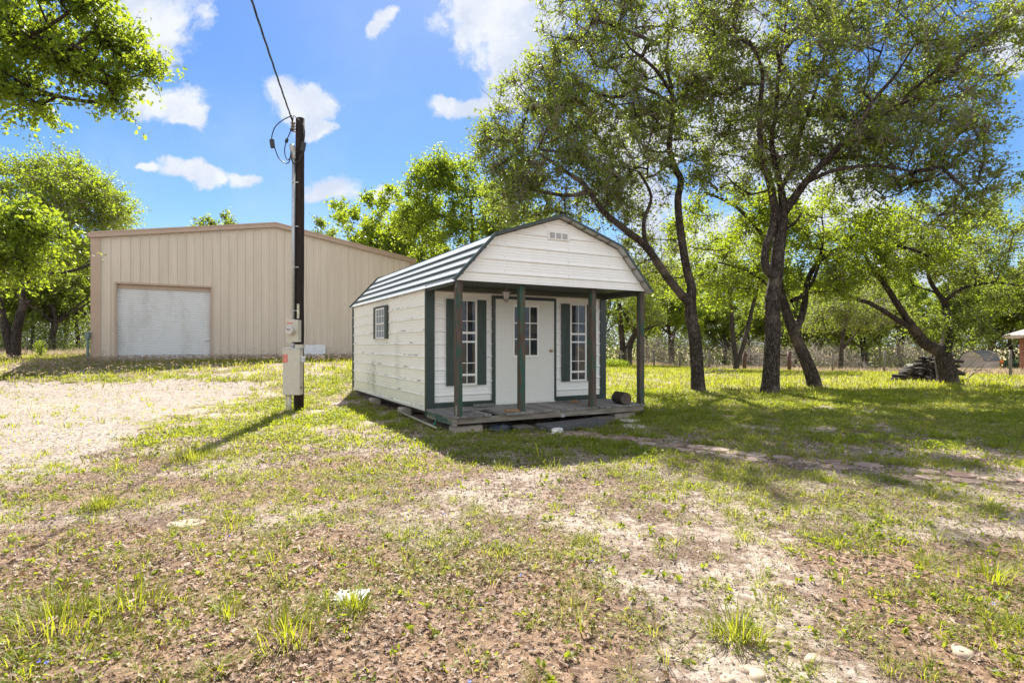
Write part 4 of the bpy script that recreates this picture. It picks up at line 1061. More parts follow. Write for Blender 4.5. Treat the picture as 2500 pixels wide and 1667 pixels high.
for i, ch in enumerate('A10091258'):
    cu = bpy.data.curves.new('digit', 'FONT'); cu.body = ch; cu.size = .042; cu.align_x = 'CENTER'; cu.align_y = 'CENTER'; cu.offset = .0012
    to = bpy.data.objects.new('digit_tmp', cu); COL.objects.link(to)
    me = bpy.data.meshes.new_from_object(to.evaluated_get(bpy.context.evaluated_depsgraph_get())); bpy.data.objects.remove(to)
    me.materials.clear(); o = link('digit', me, M_dark, ntg); o.location = (.029, -.1133, 2.257-i*.0335); o.rotation_euler = (R(90), 0, 0)
ins = MB()
for k in range(3): ins.tube([(-.085-.0*k, -.10, 5.98+k*.062-pz), (-.085, -.10, 5.995+k*.062-pz), (-.085, -.10, 6.02+k*.062-pz), (-.085, -.10, 6.035+k*.062-pz)], [.022, .05, .05, .022], 12)
ins.tube([(-.085, -.10, 5.95-pz), (-.085, -.10, 6.22-pz)], .01, 6); ins.bar((-.03, -.07, 5.95-pz), (-.085, -.10, 5.955-pz), .03, .02)
ins.build('insulator', simple('porcelain', (.33, .27, .22), .3, .2), pole, True)
# wires between the spool and the weatherhead
def ZP(x, y, Y=11.80): p = P(650+x/7.467, 270+y/7.467, Y); return (p[0]-PX, p[1]-PY, p[2]-pz)
def smooth_line(pts, k=6):
    pts = [Vector(p) for p in pts]; out = []
    for i in range(len(pts)-1):
        a = pts[max(i-1, 0)]; b = pts[i]; c = pts[i+1]; d = pts[min(i+2, len(pts)-1)]
        for j in range(k):
            t = j/k; out.append(tuple(.5*((2*b)+(c-a)*t+(2*a-5*b+4*c-d)*t*t+(3*b-a-3*c+d)*t**3)))
    out.append(tuple(pts[-1])); return out
for (pts, Y) in (([(480,90),(300,178),(170,290),(115,420),(97,540),(125,620),(160,700),(230,870),(355,962),(415,940),(440,850),(450,740)], 11.75),
             ([(492,110),(478,260),(455,350),(400,480),(365,570),(338,680),(340,800),(385,900),(430,870),(450,760)], 11.80),
             ([(500,85),(570,150),(640,230),(688,320),(700,440),(682,590),(668,700),(640,830),(580,930),(510,968),(462,900),(458,780)], 11.84)):
    MB().tube(smooth_line([ZP(x, y, Y) for x, y in pts]), .011, 6).build('service_wire', M_black, pole, True)
def sbox(x, y, w_, h, rot, Y):
    p = ZP(x, y, Y); o = MB().box(-w_/2, w_/2, -.025, .025, -h/2, h/2, bev=.006).build('splice_cover', M_black, pole); o.location = p; o.rotation_euler = (0, R(rot), 0)
sbox(111, 606, .085, .185, -8, 11.75); sbox(675, 662, .085, .19, 10, 11.84); sbox(372, 552, .045, .09, 22, 11.80); sbox(463, 355, .05, .055, 10, 11.80)
# overhead cable
cp = []
A_ = Vector((PX-.085, PY-.12, 6.16)); B_ = Vector((1.4, -10.5, 6.9))
for i in range(161):
    t = i/160; p = A_.lerp(B_, t); p.z -= 4*.50*t*(1-t); cp.append(p)
cb = MB()
for ph in (0, 2.1, 4.2):
    cb.tube([tuple(p+Vector((math.cos(ph+i*.55)*.010, 0, math.sin(ph+i*.55)*.010))) for i, p in enumerate(cp)], .0075, 5)
cb.tube([tuple(p) for p in cp[:3]], .02, 5)
tag(cb.build('overhead_cable', M_black, None, True), 'black twisted overhead cable running up from the utility pole', 'cable')

# ------------------------------------------------------------------ far fixtures
def fence(name, posts, h, label, ext=None, wires=4, r=.055):
    g0 = [GY(*p) if p[1] < 200 else G(*p) for p in posts]; b0 = g0[0]
    t = thing(name, b0, 0, label, 'fence')
    for (x, y, z) in g0:
        lean = random.uniform(-.05, .05); MB().tube([(x-b0[0], y-b0[1], z-b0[2]-.2), (x-b0[0]+lean*.5, y-b0[1], z-b0[2]+h*.5), (x-b0[0]+lean, y-b0[1], z-b0[2]+h*random.uniform(.95, 1.08))], [r*1.1, r, r*.85], 9).build('post', M_fpost, t, True)
    for k in range(wires):
        zz = h*(.3+.62*k/(wires-1)); MB().tube([(x-b0[0], y-b0[1]-.06, z-b0[2]+zz) for (x, y, z) in g0], .006, 4).build('wire', M_wire, t)
    return t
fence('wire_fence', [(2700, 20), (2467, 24), (2290, 26.5), (2158, 28.8), (2033, 31.7), (1925, 34.5), (1815, 36.5), (1731, 38), (1660, 39), (1597, 40), (1532, 41), (1450, 42)], 1.22, 'wire fence on weathered round posts along the far paddock at right')
fence('wire_fence', [(-40, 862), (20, 862), (66, 861), (83, 861), (97, 861), (113, 861), (124, 860), (165, 860), (215, 860)], 1.1, 'wire fence on grey posts beyond the left field', wires=3)
# pipe gate
a = GY(1925, 34); b = GY(1816, 36.2)
gt = thing('pipe_gate', a, 0, 'rusty brown pipe brace with two thick posts behind the middle oak', 'gate')
for p in (a, b): MB().tube([(p[0]-a[0], p[1]-a[1]-.1, p[2]-a[2]-.1), (p[0]-a[0], p[1]-a[1]-.1, p[2]-a[2]+1.22)], .12, 10).build('post', M_rust, gt, True)
MB().tube([(0, -.1, 1.0), (b[0]-a[0], b[1]-a[1]-.1, b[2]-a[2]+1.0)], .04, 8).build('rail', M_rust, gt, True)
# satellite dish on a stake
a = GY(1516, 38); ds = thing('satellite_dish', a, 0, 'small grey dish on a thin stake at the wood edge, seen under the porch roof', 'dish')
MB().tube([(0, 0, -.1), (0, 0, 1.0)], .025, 7).build('stake', M_galv, ds)
vs = [(0, 0, 0)]; fs = []
for i in range(1, 4):
    for k in range(14): t = 2*math.pi*k/14; q = .34*i/3; vs.append((q*math.cos(t), -.10*(i/3)**2, q*math.sin(t)*.9))
for k in range(14):
    fs.append((0, 1+k, 1+(k+1) % 14))
    for i in range(2): fs.append((1+i*14+k, 1+(i+1)*14+k, 1+(i+1)*14+(k+1) % 14, 1+i*14+(k+1) % 14))
o = MB().add(vs, fs).build('reflector', M_silver, ds, True); o.location = (-.08, 0, 1.05); o.rotation_euler = (R(55), 0, R(-50))
# far gambrel shed
a = tuple(P(2372, 905, 62)[:2]); a = (a[0], a[1], gz1(*a)); fs_ = thing('garden_shed', a, R(-65.9), 'small pale pinkish barn-shaped shed with a dark roof in the far paddock', 'shed')
W2, L2, e2, k2, p2 = 2.4, 3.0, 1.25, 1.95, 2.35
MB().prism([(-W2/2, -.3), (W2/2, -.3), (W2/2, e2), (W2/2-.35, k2), (0, p2), (-W2/2+.35, k2), (-W2/2, e2)], 0, L2).build('wall', M_shed2, fs_)
rr = MB(); pf = [(-W2/2-.08, e2-.02), (-W2/2+.33, k2+.03), (0, p2+.04), (W2/2-.33, k2+.03), (W2/2+.08, e2-.02)]
for p, q_ in zip(pf[:-1], pf[1:]):
    rr.add([(p[0], -.08, p[1]), (q_[0], -.08, q_[1]), (q_[0], L2+.08, q_[1]), (p[0], L2+.08, p[1]), (p[0], -.08, p[1]+.05), (q_[0], -.08, q_[1]+.05), (q_[0], L2+.08, q_[1]+.05), (p[0], L2+.08, p[1]+.05)], [(0,1,2,3), (7,6,5,4), (0,4,5,1), (2,6,7,3), (0,3,7,4), (1,2,6,5)])
rr.build('roof', M_shing, fs_)
MB().box(-.75, -.02, -.03, -.004, -.2, 1.6).box(.02, .75, -.03, -.004, -.2, 1.6).build('door', M_shed2, fs_)
MB().box(-.80, -.75, -.04, -.004, -.2, 1.65).box(.75, .80, -.04, -.004, -.2, 1.65).box(-.75, .75, -.04, -.004, 1.6, 1.65).build('door_trim', simple('far_trim', (.42, .34, .29), .7), fs_)
# pavilion at the right edge
a = G(2497, 912); pv = thing('pavilion', a, R(-42), 'open pavilion with shingled hip roof and red brown post at the right edge', 'pavilion')
ez = 1.78-a[2]
for (x, y) in ((0, 0), (4.6, 0), (0, 4.6), (4.6, 4.6)): MB().box(x-.12, x+.12, y-.12, y+.12, -.3, ez, bev=.01).build('post', M_redwood, pv)
o_ = .8
MB().add([(-o_, -o_, ez), (4.6+o_, -o_, ez), (4.6+o_, 4.6+o_, ez), (-o_, 4.6+o_, ez), (-o_, -o_, ez+.16), (4.6+o_, -o_, ez+.16), (4.6+o_, 4.6+o_, ez+.16), (-o_, 4.6+o_, ez+.16), (2.3, 2.3, ez+1.35)],
         [(3,2,1,0), (0,1,5,4), (1,2,6,5), (2,3,7,6), (3,0,4,7), (4,5,8), (5,6,8), (6,7,8), (7,4,8)]).build('roof', M_pvroof, pv)
# vine fence, orange ball, white rail
a = tuple(P(2449, 904, 61)[:2]); a = (a[0], a[1], gz1(*a)); vh = thing('vine_fence', a, R(-6), 'low fence panel covered in green vines right of the garden shed', 'fence')
MB().box(0, 6.5, -.03, .03, -.2, 1.15).build('panel', M_dblock, vh)
n_ = 3500; c = np.stack([rng.uniform(0, 6.5, n_), rng.uniform(-.22, .0, n_), rng.uniform(-.1, 1.3, n_)], -1); leaves2(c, rng.uniform(.08, .16, n_), 'vines', M_vine, vh)
o = MB().tube([(0,0,-.2), (0,0,-.17), (0,0,-.1), (0,0,0), (0,0,.1), (0,0,.17), (0,0,.2)], [.02, .11, .17, .2, .17, .11, .02], 14).tube([(0, 0, -1.5), (0, 0, -.2)], .03, 6).build('orange_ball', M_orange, None, True)
pq = P(2445, 883, 60); o.location = pq; tag(o, 'bright orange round ball on a stake above the vine fence', 'ball')
a = GY(2214, 29); o = MB().tube([(0, 0, .45), (2.6, .4, .45)], .035, 6).tube([(.1, 0, -.2), (.1, 0, .45)], .03, 6).tube([(2.5, .4, -.2), (2.5, .4, .45)], .03, 6).build('white_rail', M_vinyl, None, True); o.location = a; tag(o, 'low white pipe rail behind the firewood pile', 'rail')

# firewood pile: one log with its parts, then copies
random.seed(21)
first = log_at('firewood_log', (0, 0, 0), 0, .46, .07, 'dark split log in the firewood pile stacked against the leaning right oak', 'firewood')
first['group'] = 'firewood logs piled by the right oak'
k = 0; zrow = 0.
for row in range(9):
    xx = 14.55+row*.155+random.uniform(-.05, .1)
    while xx < 17.35:
        top = np.interp(xx, [14.5, 15.1, 15.8, 16.05, 17.4], [.12, .38, .62, .98, .95])
        if zrow+.06 < top+.05:
            for dep in ((0,) if row > 0 else (0, 1)):
                o = first if k == 0 else copy_tree(first); k += 1
                yy_ = 21.35+(xx-14.6)*.05+row*.045-dep*.34+random.uniform(-.07, .07)
                if dep and random.random() < .45: continue
                o.location = (xx, yy_, gz1(xx, yy_)+zrow-.02+random.uniform(-.025, .03)); o.rotation_euler = (random.gauss(0, .22), random.uniform(-3, 3), random.gauss(.0, .9)); q = random.uniform(.55, 1.3); o.scale = (q, random.uniform(.8, 1.1), q)
        xx += random.uniform(.125, .17)
    zrow += .112

# ------------------------------------------------------------------ trees
def grow(limbs, pts, r_tip=.007, pipe=.0075, step=.34, wig=.07, up=.0):
    """limbs: main limbs as [(x,y,z,r)...] lists; pts: twig cluster centres reached by wandering branches.
    returns chains [(pts, radii)] and the direction in which each cluster was reached"""
    N = []; par = []; rad = []; chains = []
    for lm in limbs:
        ch = []; prev = -1
        if len(lm) and N:
            d = [math.dist(lm[0][:3], p) for p in N]; j = int(np.argmin(d)); prev = j
        sm = smooth_line([p[:3] for p in lm], 4); rr = np.interp(np.linspace(0, len(lm)-1, len(sm)), range(len(lm)), [p[3] for p in lm])
        for p, r in zip(sm, rr):
            N.append(p); par.append(prev); rad.append(r); prev = len(N)-1; ch.append(prev)
        chains.append(ch)
    A = np.array(N, float); P_ = np.array(pts, float)
    start_ok = np.array([1.0 if r < .2 else 4.0 for r in rad])
    d0 = np.array([np.min(np.linalg.norm(A-p, axis=1)) for p in P_]); order = np.argsort(d0)
    cap = len(A)+len(P_)*14; B = np.zeros((cap, 3)); B[:len(A)] = A; pen = np.ones(cap); pen[:len(A)] = start_ok; n = len(A)
    dirs = np.zeros((len(P_), 3))
    for oi in order:
        p = P_[oi]; v = p-B[:n]; dd = np.linalg.norm(v, axis=1)
        cost = dd*pen[:n] + np.maximum(0, -v[:, 2])*.8 + (dd < .25)*.3
        j = int(np.argmin(cost)); a = B[j].copy(); L = dd[j]; k = max(1, min(12, int(L/step)))
        ch = [j]; off = rng.normal(0, wig, (k+1, 3)).cumsum(0)*.7; off -= off[0]
        for i in range(1, k+1):
            t = i/k; q = a+(p-a)*t+off[i]*(1-t)*1.2*min(1, L)+np.array([0, 0, -.10*L*math.sin(math.pi*t)*(.6)])
            B[n] = q; par.append(ch[-1]); rad.append(0); ch.append(n); n += 1
        chains.append(ch); e = B[ch[-1]]-B[ch[-2]]; dirs[oi] = e/(np.linalg.norm(e)+1e-9)
    cnt = np.ones(n)
    for i in range(n-1, -1, -1):
        if par[i] >= 0 and par[i] < i: cnt[par[i]] += cnt[i]*(1 if i >= len(A) else .0)
    R_ = np.maximum(np.array([rad[i] for i in range(n)]), np.minimum(.14, pipe*np.sqrt(cnt*.55)+r_tip*.3))
    out = []
    for ci, ch in enumerate(chains):
        rr = [R_[i] for i in ch]
        if ci >= len(limbs) and len(rr) > 1: rr[0] = min(rr[0], rr[1]*1.25)
        out.append(([tuple(B[i]) for i in ch], rr))
    return out, dirs
def tree(name, base, limbs, pts, label, cat='tree', group=None, leaf=M_leaf, bark=M_bark, lsize=(.05, .10), nleaf=160, ntwig=6, twl=.5, spread=.09, nside=9, bare=0, wig=.07, flare=True, lobed=False, aspect=.62, step=.34):
    t = thing(name, base, 0, label, cat, group)
    limbs = [[(p[0], p[1], p[2], p[3]*.9) for p in l] for l in limbs]
    chains, dirs = grow(limbs, pts, wig=wig, step=step)
    tm = MB()
    for i, (p, r) in enumerate(chains):
        if i < len(limbs) and flare and i == 0:
            r = list(r); 
            for k in range(min(3, len(r))): r[k] *= (1.35, 1.12, 1.03)[k]
        tm.tube(p, r, nside+3 if i < len(limbs) else (nside if max(r) > .04 else 4), cap=False)
    me = tm.build('trunk', bark, t, True)
    pts = np.asarray(pts, float); n = len(pts)
    # twigs
    ti = np.repeat(np.arange(n), ntwig); d = rng.normal(size=(len(ti), 3))+dirs[ti]*.9+np.array([0, 0, .15]); d /= np.linalg.norm(d, axis=1)[:, None]
    L = twl*rng.uniform(.5, 1.15, len(ti)); s0 = pts[ti]; mid = s0+d*(L*.5)[:, None]+rng.normal(0, .05, (len(ti), 3))*twl; e = s0+d*L[:, None]+np.array([0, 0, -.08])*twl
    bt = None
    if bare:
        bi = rng.integers(0, n, bare); bd = rng.normal(size=(bare, 3)); bd /= np.linalg.norm(bd, axis=1)[:, None]; bl = twl*rng.uniform(.8, 2.0, bare)
        s0b = pts[bi]*.93+np.mean(pts, 0)*.07; eb = s0b+bd*bl[:, None]; mb = (s0b+eb)/2+rng.normal(0, .1, (bare, 3))
        S = np.concatenate([s0, s0b]); Mi = np.concatenate([mid, mb]); E_ = np.concatenate([e, eb])
    else: S, Mi, E_ = s0, mid, e
    m_ = len(S); q = rng.normal(size=(m_, 3)); dv = E_-S; a = np.cross(dv, q); a /= np.linalg.norm(a, axis=1)[:, None]+1e-9; b = np.cross(dv, a); b /= np.linalg.norm(b, axis=1)[:, None]+1e-9
    w0, w1 = .008*twl/.5, .005*twl/.5
    ring = lambda c, w: [c+(a*math.cos(x)+b*math.sin(x))*w for x in (0, 2.094, 4.188)]
    V = np.stack(ring(S, w0)+ring(Mi, w1)+[E_], 1)
    ff = [0,1,4,3, 1,2,5,4, 2,0,3,5, 3,4,6, 4,5,6, 5,3,6]
    np_mesh('twigs', V.reshape(-1, 3), (np.arange(m_)[:, None]*7+np.array([ff])).ravel(), np.tile([4,4,4,3,3,3], m_), M_twig if bare else bark, t)
    # leaves along the twigs
    k = n*nleaf; li = rng.integers(0, len(ti), k); s = rng.uniform(.05, 1.08, k)[:, None]
    c = (1-s)**2*s0[li]+2*s*(1-s)*mid[li]+s*s*e[li]+rng.normal(0, spread, (k, 3))
    leaves2(c, rng.uniform(lsize[0], lsize[1], k), 'crown', leaf, t, lobed=lobed, aspect=aspect)
    return t
def PL(pts, base, Y0):                       # limb nodes from photo points at given depths, relative to the base
    out = []
    for (px, py, dy, r) in pts: p = P(px, py, Y0+dy); out.append((p[0]-base[0], p[1]-base[1], p[2]-base[2], r))
    return out
def blob(n, c, rad, base, shell=.45, seed=0, thr=.36, sc_=.55, zmin=None):
    out = []; i = 0
    while len(out) < n and i < n*60:
        i += 1; v = rng.normal(size=3); v /= np.linalg.norm(v); r = rng.uniform(shell**3, 1)**(1/3)
        p = np.array(c)+v*r*np.array(rad)
        if fbm(np.array([p[0]+p[2]*.7]), np.array([p[1]*.6+p[2]]), sc_, 2, seed)[0] < thr: continue
        if zmin is not None and p[2] < zmin: continue
        out.append(p-np.array(base))
    return out
def PB(n, px, py, Y, rx, ry, rz, base, **k):  # envelope ellipsoid: centre through a photo point at distance Y, radii in photo px / metres deep
    return blob(n, P(px, py, Y), (rx/F*Y, ry, rz/F*Y), base, **k)
def ground_limb(px, py): X, Y, Z = G(px, py); return (X, Y, Z)

# oak one: forked, left limb leaning over the porch roof
b1 = ground_limb(1705, 955); Y0 = b1[1]
main = [(0, 0, -.15, .235)]+PL([(1702, 900, 0, .21), (1697, 830, 0, .20), (1688, 775, 0, .195), (1686, 738, 0, .18), (1688, 700, 0, .145), (1676, 655, .1, .135), (1661, 560, .2, .125), (1655, 488, .2, .115), (1662, 440, .2, .11), (1645, 405, .2, .105), (1634, 357, .1, .09), (1641, 290, 0, .08), (1640, 220, 0, .065), (1625, 150, .2, .05), (1640, 60, .3, .04)], b1, Y0)
l2 = PL([(1686, 745, 0, .15), (1654, 708, -.2, .135), (1618, 661, -.5, .125), (1576, 601, -.8, .115), (1517, 554, -1.1, .10), (1469, 512, -1.3, .085), (1427, 452, -1.4, .07), (1368, 411, -1.5, .05), (1310, 370, -1.6, .035)], b1, Y0)
l3 = PL([(1576, 601, -.8, .08), (1572, 540, -.9, .06), (1590, 480, -1.2, .045), (1560, 420, -1.4, .035)], b1, Y0)
l4 = PL([(1640, 230, 0, .06), (1600, 170, -.6, .05), (1540, 120, -1.0, .035)], b1, Y0)
l5 = PL([(1640, 260, 0, .06), (1690, 200, .5, .045), (1740, 160, .8, .03)], b1, Y0)
c1 = PB(40, 1600, 300, 17.2, 130, 1.8, 130, b1, seed=70, thr=.3)+PB(30, 1500, 60, 16.8, 160, 1.8, 110, b1, seed=73, thr=.3)+PB(34, 1300, 500, 16.4, 100, 1.6, 70, b1, seed=9)+PB(24, 1220, 390, 16.2, 60, 1.3, 70, b1, thr=.3)+PB(40, 1560, 640, 17.4, 120, 1.6, 60, b1, seed=7)+PB(30, 1380, 230, 16.2, 100, 1.6, 100, b1, seed=8)+PB(115, 1480, 180, 16.6, 200, 2.4, 190, b1, seed=1)+PB(95, 1330, 330, 16.0, 160, 1.8, 150, b1, seed=2)+PB(60, 1400, 450, 15.8, 150, 1.5, 90, b1, seed=3) \
   +PB(95, 1650, 130, 17.2, 180, 2.6, 180, b1, seed=4)+PB(40, 1560, 400, 16.6, 140, 1.6, 130, b1, seed=5)+PB(22, 1260, 430, 16.0, 75, 1.3, 70, b1, seed=6)+PB(20, 1480, 520, 16.2, 110, 1.2, 55, b1)+PB(40, 1450, -60, 17, 160, 2.5, 120, b1)
tree('oak_tree', b1, [main, l2, l3, l4, l5], c1, 'forked oak whose left limb leans over the porch roof', group=None, leaf=M_leafd, nleaf=84, ntwig=8, twl=.62, bare=3000, spread=.06, lsize=(.045, .125))
# oak two: thickest upright trunk in the middle
b2 = ground_limb(1879, 960); Y0 = b2[1]
main = [(0, 0, -.15, .30)]+PL([(1883, 900, 0, .25), (1887, 800, 0, .235), (1886, 730, 0, .225), (1893, 684, 0, .21), (1900, 610, 0, .20), (1907, 560, 0, .18), (1912, 518, 0, .15), (1908, 470, 0, .11), (1893, 400, .1, .09), (1884, 345, .2, .08), (1895, 270, .2, .06), (1900, 180, .2, .05), (1915, 80, .2, .04)], b2, Y0)
la = PL([(1897, 540, 0, .13), (1878, 440, -.2, .115), (1858, 395, -.4, .10), (1857, 350, -.4, .085), (1853, 290, -.4, .075), (1858, 238, -.5, .07), (1860, 170, -.6, .055), (1830, 100, -.8, .04)], b2, Y0)
lb = PL([(1908, 455, 0, .09), (1926, 430, .2, .085), (1940, 400, .3, .08), (1952, 333, .4, .07), (1975, 270, .5, .055), (2000, 190, .6, .04)], b2, Y0)
lc = PL([(1914, 520, 0, .14), (1938, 485, -.2, .13), (1966, 446, -.4, .115), (2008, 400, -.6, .105), (2055, 352, -.8, .09), (2100, 300, -1.0, .075), (2130, 250, -1.2, .055), (2190, 180, -1.4, .04)], b2, Y0)
ld = PL([(1960, 450, -.3, .07), (2040, 415, -.9, .055), (2140, 405, -1.4, .045), (2230, 420, -1.8, .03)], b2, Y0)
le = PL([(1905, 690, 0, .08), (1872, 660, -.15, .125), (1868, 610, -.15, .115), (1885, 560, -.1, .12), (1890, 520, 0, .11)], b2, Y0)
lf_ = PL([(1918, 560, 0, .05), (1945, 540, -.3, .04), (1955, 520, -.5, .03)], b2, Y0)
c2 = PB(40, 1730, 160, 17.0, 110, 1.8, 190, b2, seed=74, thr=.3)+PB(45, 2150, 330, 16.0, 170, 1.8, 120, b2, seed=75, thr=.3)+PB(50, 2150, 20, 16.2, 220, 1.8, 100, b2, seed=76, thr=.3)+PB(45, 2350, 110, 15.8, 120, 1.8, 140, b2, seed=20)+PB(50, 1980, 300, 16.4, 200, 2.0, 120, b2, seed=17)+PB(30, 1700, 330, 16.8, 90, 1.6, 150, b2, seed=19)+PB(130, 1860, 150, 16.6, 210, 2.6, 200, b2, seed=11)+PB(120, 2080, 170, 16.0, 200, 2.6, 200, b2, seed=12)+PB(80, 2240, 330, 15.2, 150, 2.0, 140, b2, seed=13)+PB(40, 2330, 470, 14.8, 90, 1.5, 90, b2, seed=16)\
   +PB(60, 1830, 380, 16.4, 150, 1.8, 130, b2, seed=14)+PB(50, 2080, 420, 15.6, 160, 1.8, 110, b2, seed=15)+PB(60, 2000, -40, 16.5, 280, 2.8, 110, b2)+PB(30, 2380, 180, 15.5, 110, 1.8, 130, b2, seed=18)
tree('oak_tree', b2, [main, la, lb, lc, ld, le, lf_], c2, 'tallest oak with the thickest upright trunk, standing middle right', leaf=M_leafd, nleaf=84, ntwig=8, twl=.62, bare=3400, spread=.06, lsize=(.045, .125))
# oak three: leaning left, behind oak two
b3 = ground_limb(1990, 945); Y0 = b3[1]
main = [(0, 0, -.15, .27)]+PL([(1985, 925, 0, .25), (1968, 880, 0, .215), (1948, 835, 0, .20), (1932, 795, 0, .185), (1915, 745, .1, .16), (1903, 690, .3, .12), (1893, 620, .5, .10), (1850, 560, .7, .08), (1790, 500, .9, .06), (1720, 470, 1.0, .045)], b3, Y0)
l2 = PL([(1938, 812, 0, .12), (1953, 785, .2, .125), (1965, 740, .4, .11), (1970, 690, .5, .10), (1990, 650, .5, .085), (2025, 618, .4, .075), (2080, 600, .2, .065), (2150, 595, 0, .055), (2230, 610, -.2, .045), (2290, 640, -.4, .03)], b3, Y0)
l3 = PL([(1932, 735, .1, .08), (1948, 728, .2, .075), (1965, 715, .3, .07), (1985, 685, .3, .06), (2004, 626, .3, .05), (2010, 560, .3, .035)], b3, Y0)
l4 = PL([(1915, 745, .1, .06), (1880, 700, .6, .05), (1820, 660, .9, .04), (1750, 640, 1.2, .03)], b3, Y0)
c3 = PB(85, 2000, 560, 18.6, 200, 2.4, 85, b3, seed=21)+PB(55, 2170, 600, 18.0, 150, 2.0, 75, b3, seed=22)+PB(65, 1780, 560, 19.4, 160, 2.2, 90, b3, seed=23)+PB(26, 1990, 690, 18.2, 90, 1.4, 50, b3, seed=24)+PB(26, 1760, 680, 19.6, 110, 1.4, 55, b3, seed=25)
tree('oak_tree', b3, [main, l2, l3, l4], c3, 'oak leaning left with a long branch arching right, behind the tallest oak', leaf=M_leaf, nleaf=140, ntwig=7, twl=.55, spread=.08, bare=600, lsize=(.065, .12))
# oak four: forked low at right with the firewood
b4 = ground_limb(2316, 937); Y0 = b4[1]
main = [(0, 0, -.15, .42)]+PL([(2312, 915, 0, .35), (2306, 885, 0, .32), (2302, 862, 0, .29), (2311, 838, 0, .215), (2316, 812, 0, .18), (2310, 790, 0, .165), (2310, 762, 0, .15), (2306, 738, 0, .12), (2290, 716, .1, .085), (2268, 678, .2, .07), (2262, 620, .3, .055), (2240, 560, .4, .04)], b4, Y0)
l2 = PL([(2300, 866, 0, .20), (2283, 852, -.2, .225), (2255, 836, -.4, .215), (2232, 806, -.6, .19), (2212, 775, -.8, .12), (2186, 735, -1.0, .11), (2164, 700, -1.2, .10), (2130, 655, -1.4, .07), (2100, 600, -1.6, .045)], b4, Y0)
l3 = PL([(2228, 802, -.6, .11), (2200, 787, -.8, .105), (2173, 769, -1.0, .095), (2145, 752, -1.1, .085), (2118, 738, -1.2, .075), (2092, 731, -1.3, .055), (2050, 712, -1.4, .04)], b4, Y0)
l4 = PL([(2308, 735, 0, .08), (2335, 712, -.2, .07), (2370, 698, -.5, .06), (2430, 690, -.8, .05), (2500, 700, -1.0, .035)], b4, Y0)
l5 = PL([(2288, 715, .1, .05), (2255, 705, -.2, .03), (2230, 697, -.4, .02)], b4, Y0)
c4 = PB(80, 2330, 590, 19.6, 200, 2.6, 95, b4, seed=31)+PB(45, 2450, 690, 18.8, 120, 2.0, 60, b4, seed=32)+PB(30, 2100, 670, 18.8, 90, 1.6, 50, b4, seed=33)+PB(30, 2480, 540, 19.5, 110, 2.0, 90, b4, seed=34)+PB(16, 2360, 800, 19.6, 60, 1.0, 40, b4)+PB(8, 2250, 790, 19.4, 30, .6, 20, b4)
tree('oak_tree', b4, [main, l2, l3, l4, l5], c4, 'low forked oak leaning left beside the firewood pile at right', leaf=M_leafd, nleaf=140, ntwig=7, twl=.6, spread=.09, bare=700, lsize=(.065, .12), aspect=.5)
# bare snag branches at the foot of oak four
sn = MB(); random.seed(2)
sb = (b4[0]+.35, b4[1]-.1, b4[2])
for i in range(7):
    p = Vector((sb[0]+random.uniform(0, .5), sb[1], sb[2]+random.uniform(.1, .5))); pts = [tuple(p)]; d = Vector((random.uniform(.3, 1), random.uniform(-.4, .2), random.uniform(-.1, .6))).normalized()
    for j in range(5): p = p+d*.3; d = (d+Vector((random.uniform(-.4, .4), 0, random.uniform(-.5, .3)))).normalized(); pts.append(tuple(p))
    sn.tube(pts, [.014, .012, .010, .008, .006, .004], 5)
tag(sn.build('dead_branch', M_twig, None, True), 'wiry bare dead branch lying against the foot of the low forked oak', 'branch')

# prototype generator for mid-distance trees
def simple_tree(name, base, H, W, label, ncl=60, nleaf=110, leaf=M_leaf, lsize=(.09, .17), stems=1, lean=0., group=None, r0=.16, crown0=.35, seed=0, bare=0, zfrac=.5):
    limbs = []; fk = H*crown0
    for s in range(stems):
        a = rng.uniform(0, 6.28); dx = lean + (0 if stems == 1 else (s-(stems-1)/2)*.9)
        limbs.append([(0+.12*s, 0, -.2, r0), (dx*.25+rng.normal(0, .05), rng.normal(0, .05), fk*.5, r0*.8), (dx*.7+rng.normal(0, .1), rng.normal(0, .1), fk, r0*.65), (dx*1.2+rng.normal(0, .25), rng.normal(0, .25), fk+(H-fk)*.4, r0*.4), (dx*1.5+rng.normal(0, .4), rng.normal(0, .3), fk+(H-fk)*.8, r0*.2)])
        for k in range(3):
            a = rng.uniform(0, 6.28); z = fk*(1+.25*k); q = limbs[-1 if k == 0 else -1-k][2] if k == 0 else limbs[-1-k][2]
            limbs.append([(q[0], q[1], q[2], r0*.45), (q[0]+math.cos(a)*W*.22, q[1]+math.sin(a)*W*.2, q[2]+(H-fk)*.22, r0*.33), (q[0]+math.cos(a)*W*.36, q[1]+math.sin(a)*W*.34, q[2]+(H-fk)*.4, r0*.2)])
    c = []
    for j in range(5):
        a = rng.uniform(0, 6.28); q = rng.uniform(.1, .28)*W; cz = fk+(H-fk)*rng.uniform(.25, .75)
        c += blob(ncl//5, (math.cos(a)*q+lean*.8, math.sin(a)*q, cz), (W*rng.uniform(.22, .34), W*rng.uniform(.22, .34), (H-fk)*rng.uniform(.22, .34)), (0, 0, 0), shell=.3, seed=seed+j, thr=.33)
    return tree(name, base, limbs, c, label, group=group, leaf=leaf, bark=M_bark2, lsize=lsize, nleaf=nleaf, ntwig=6, twl=.75, spread=.14, nside=6, bare=bare, step=.6)

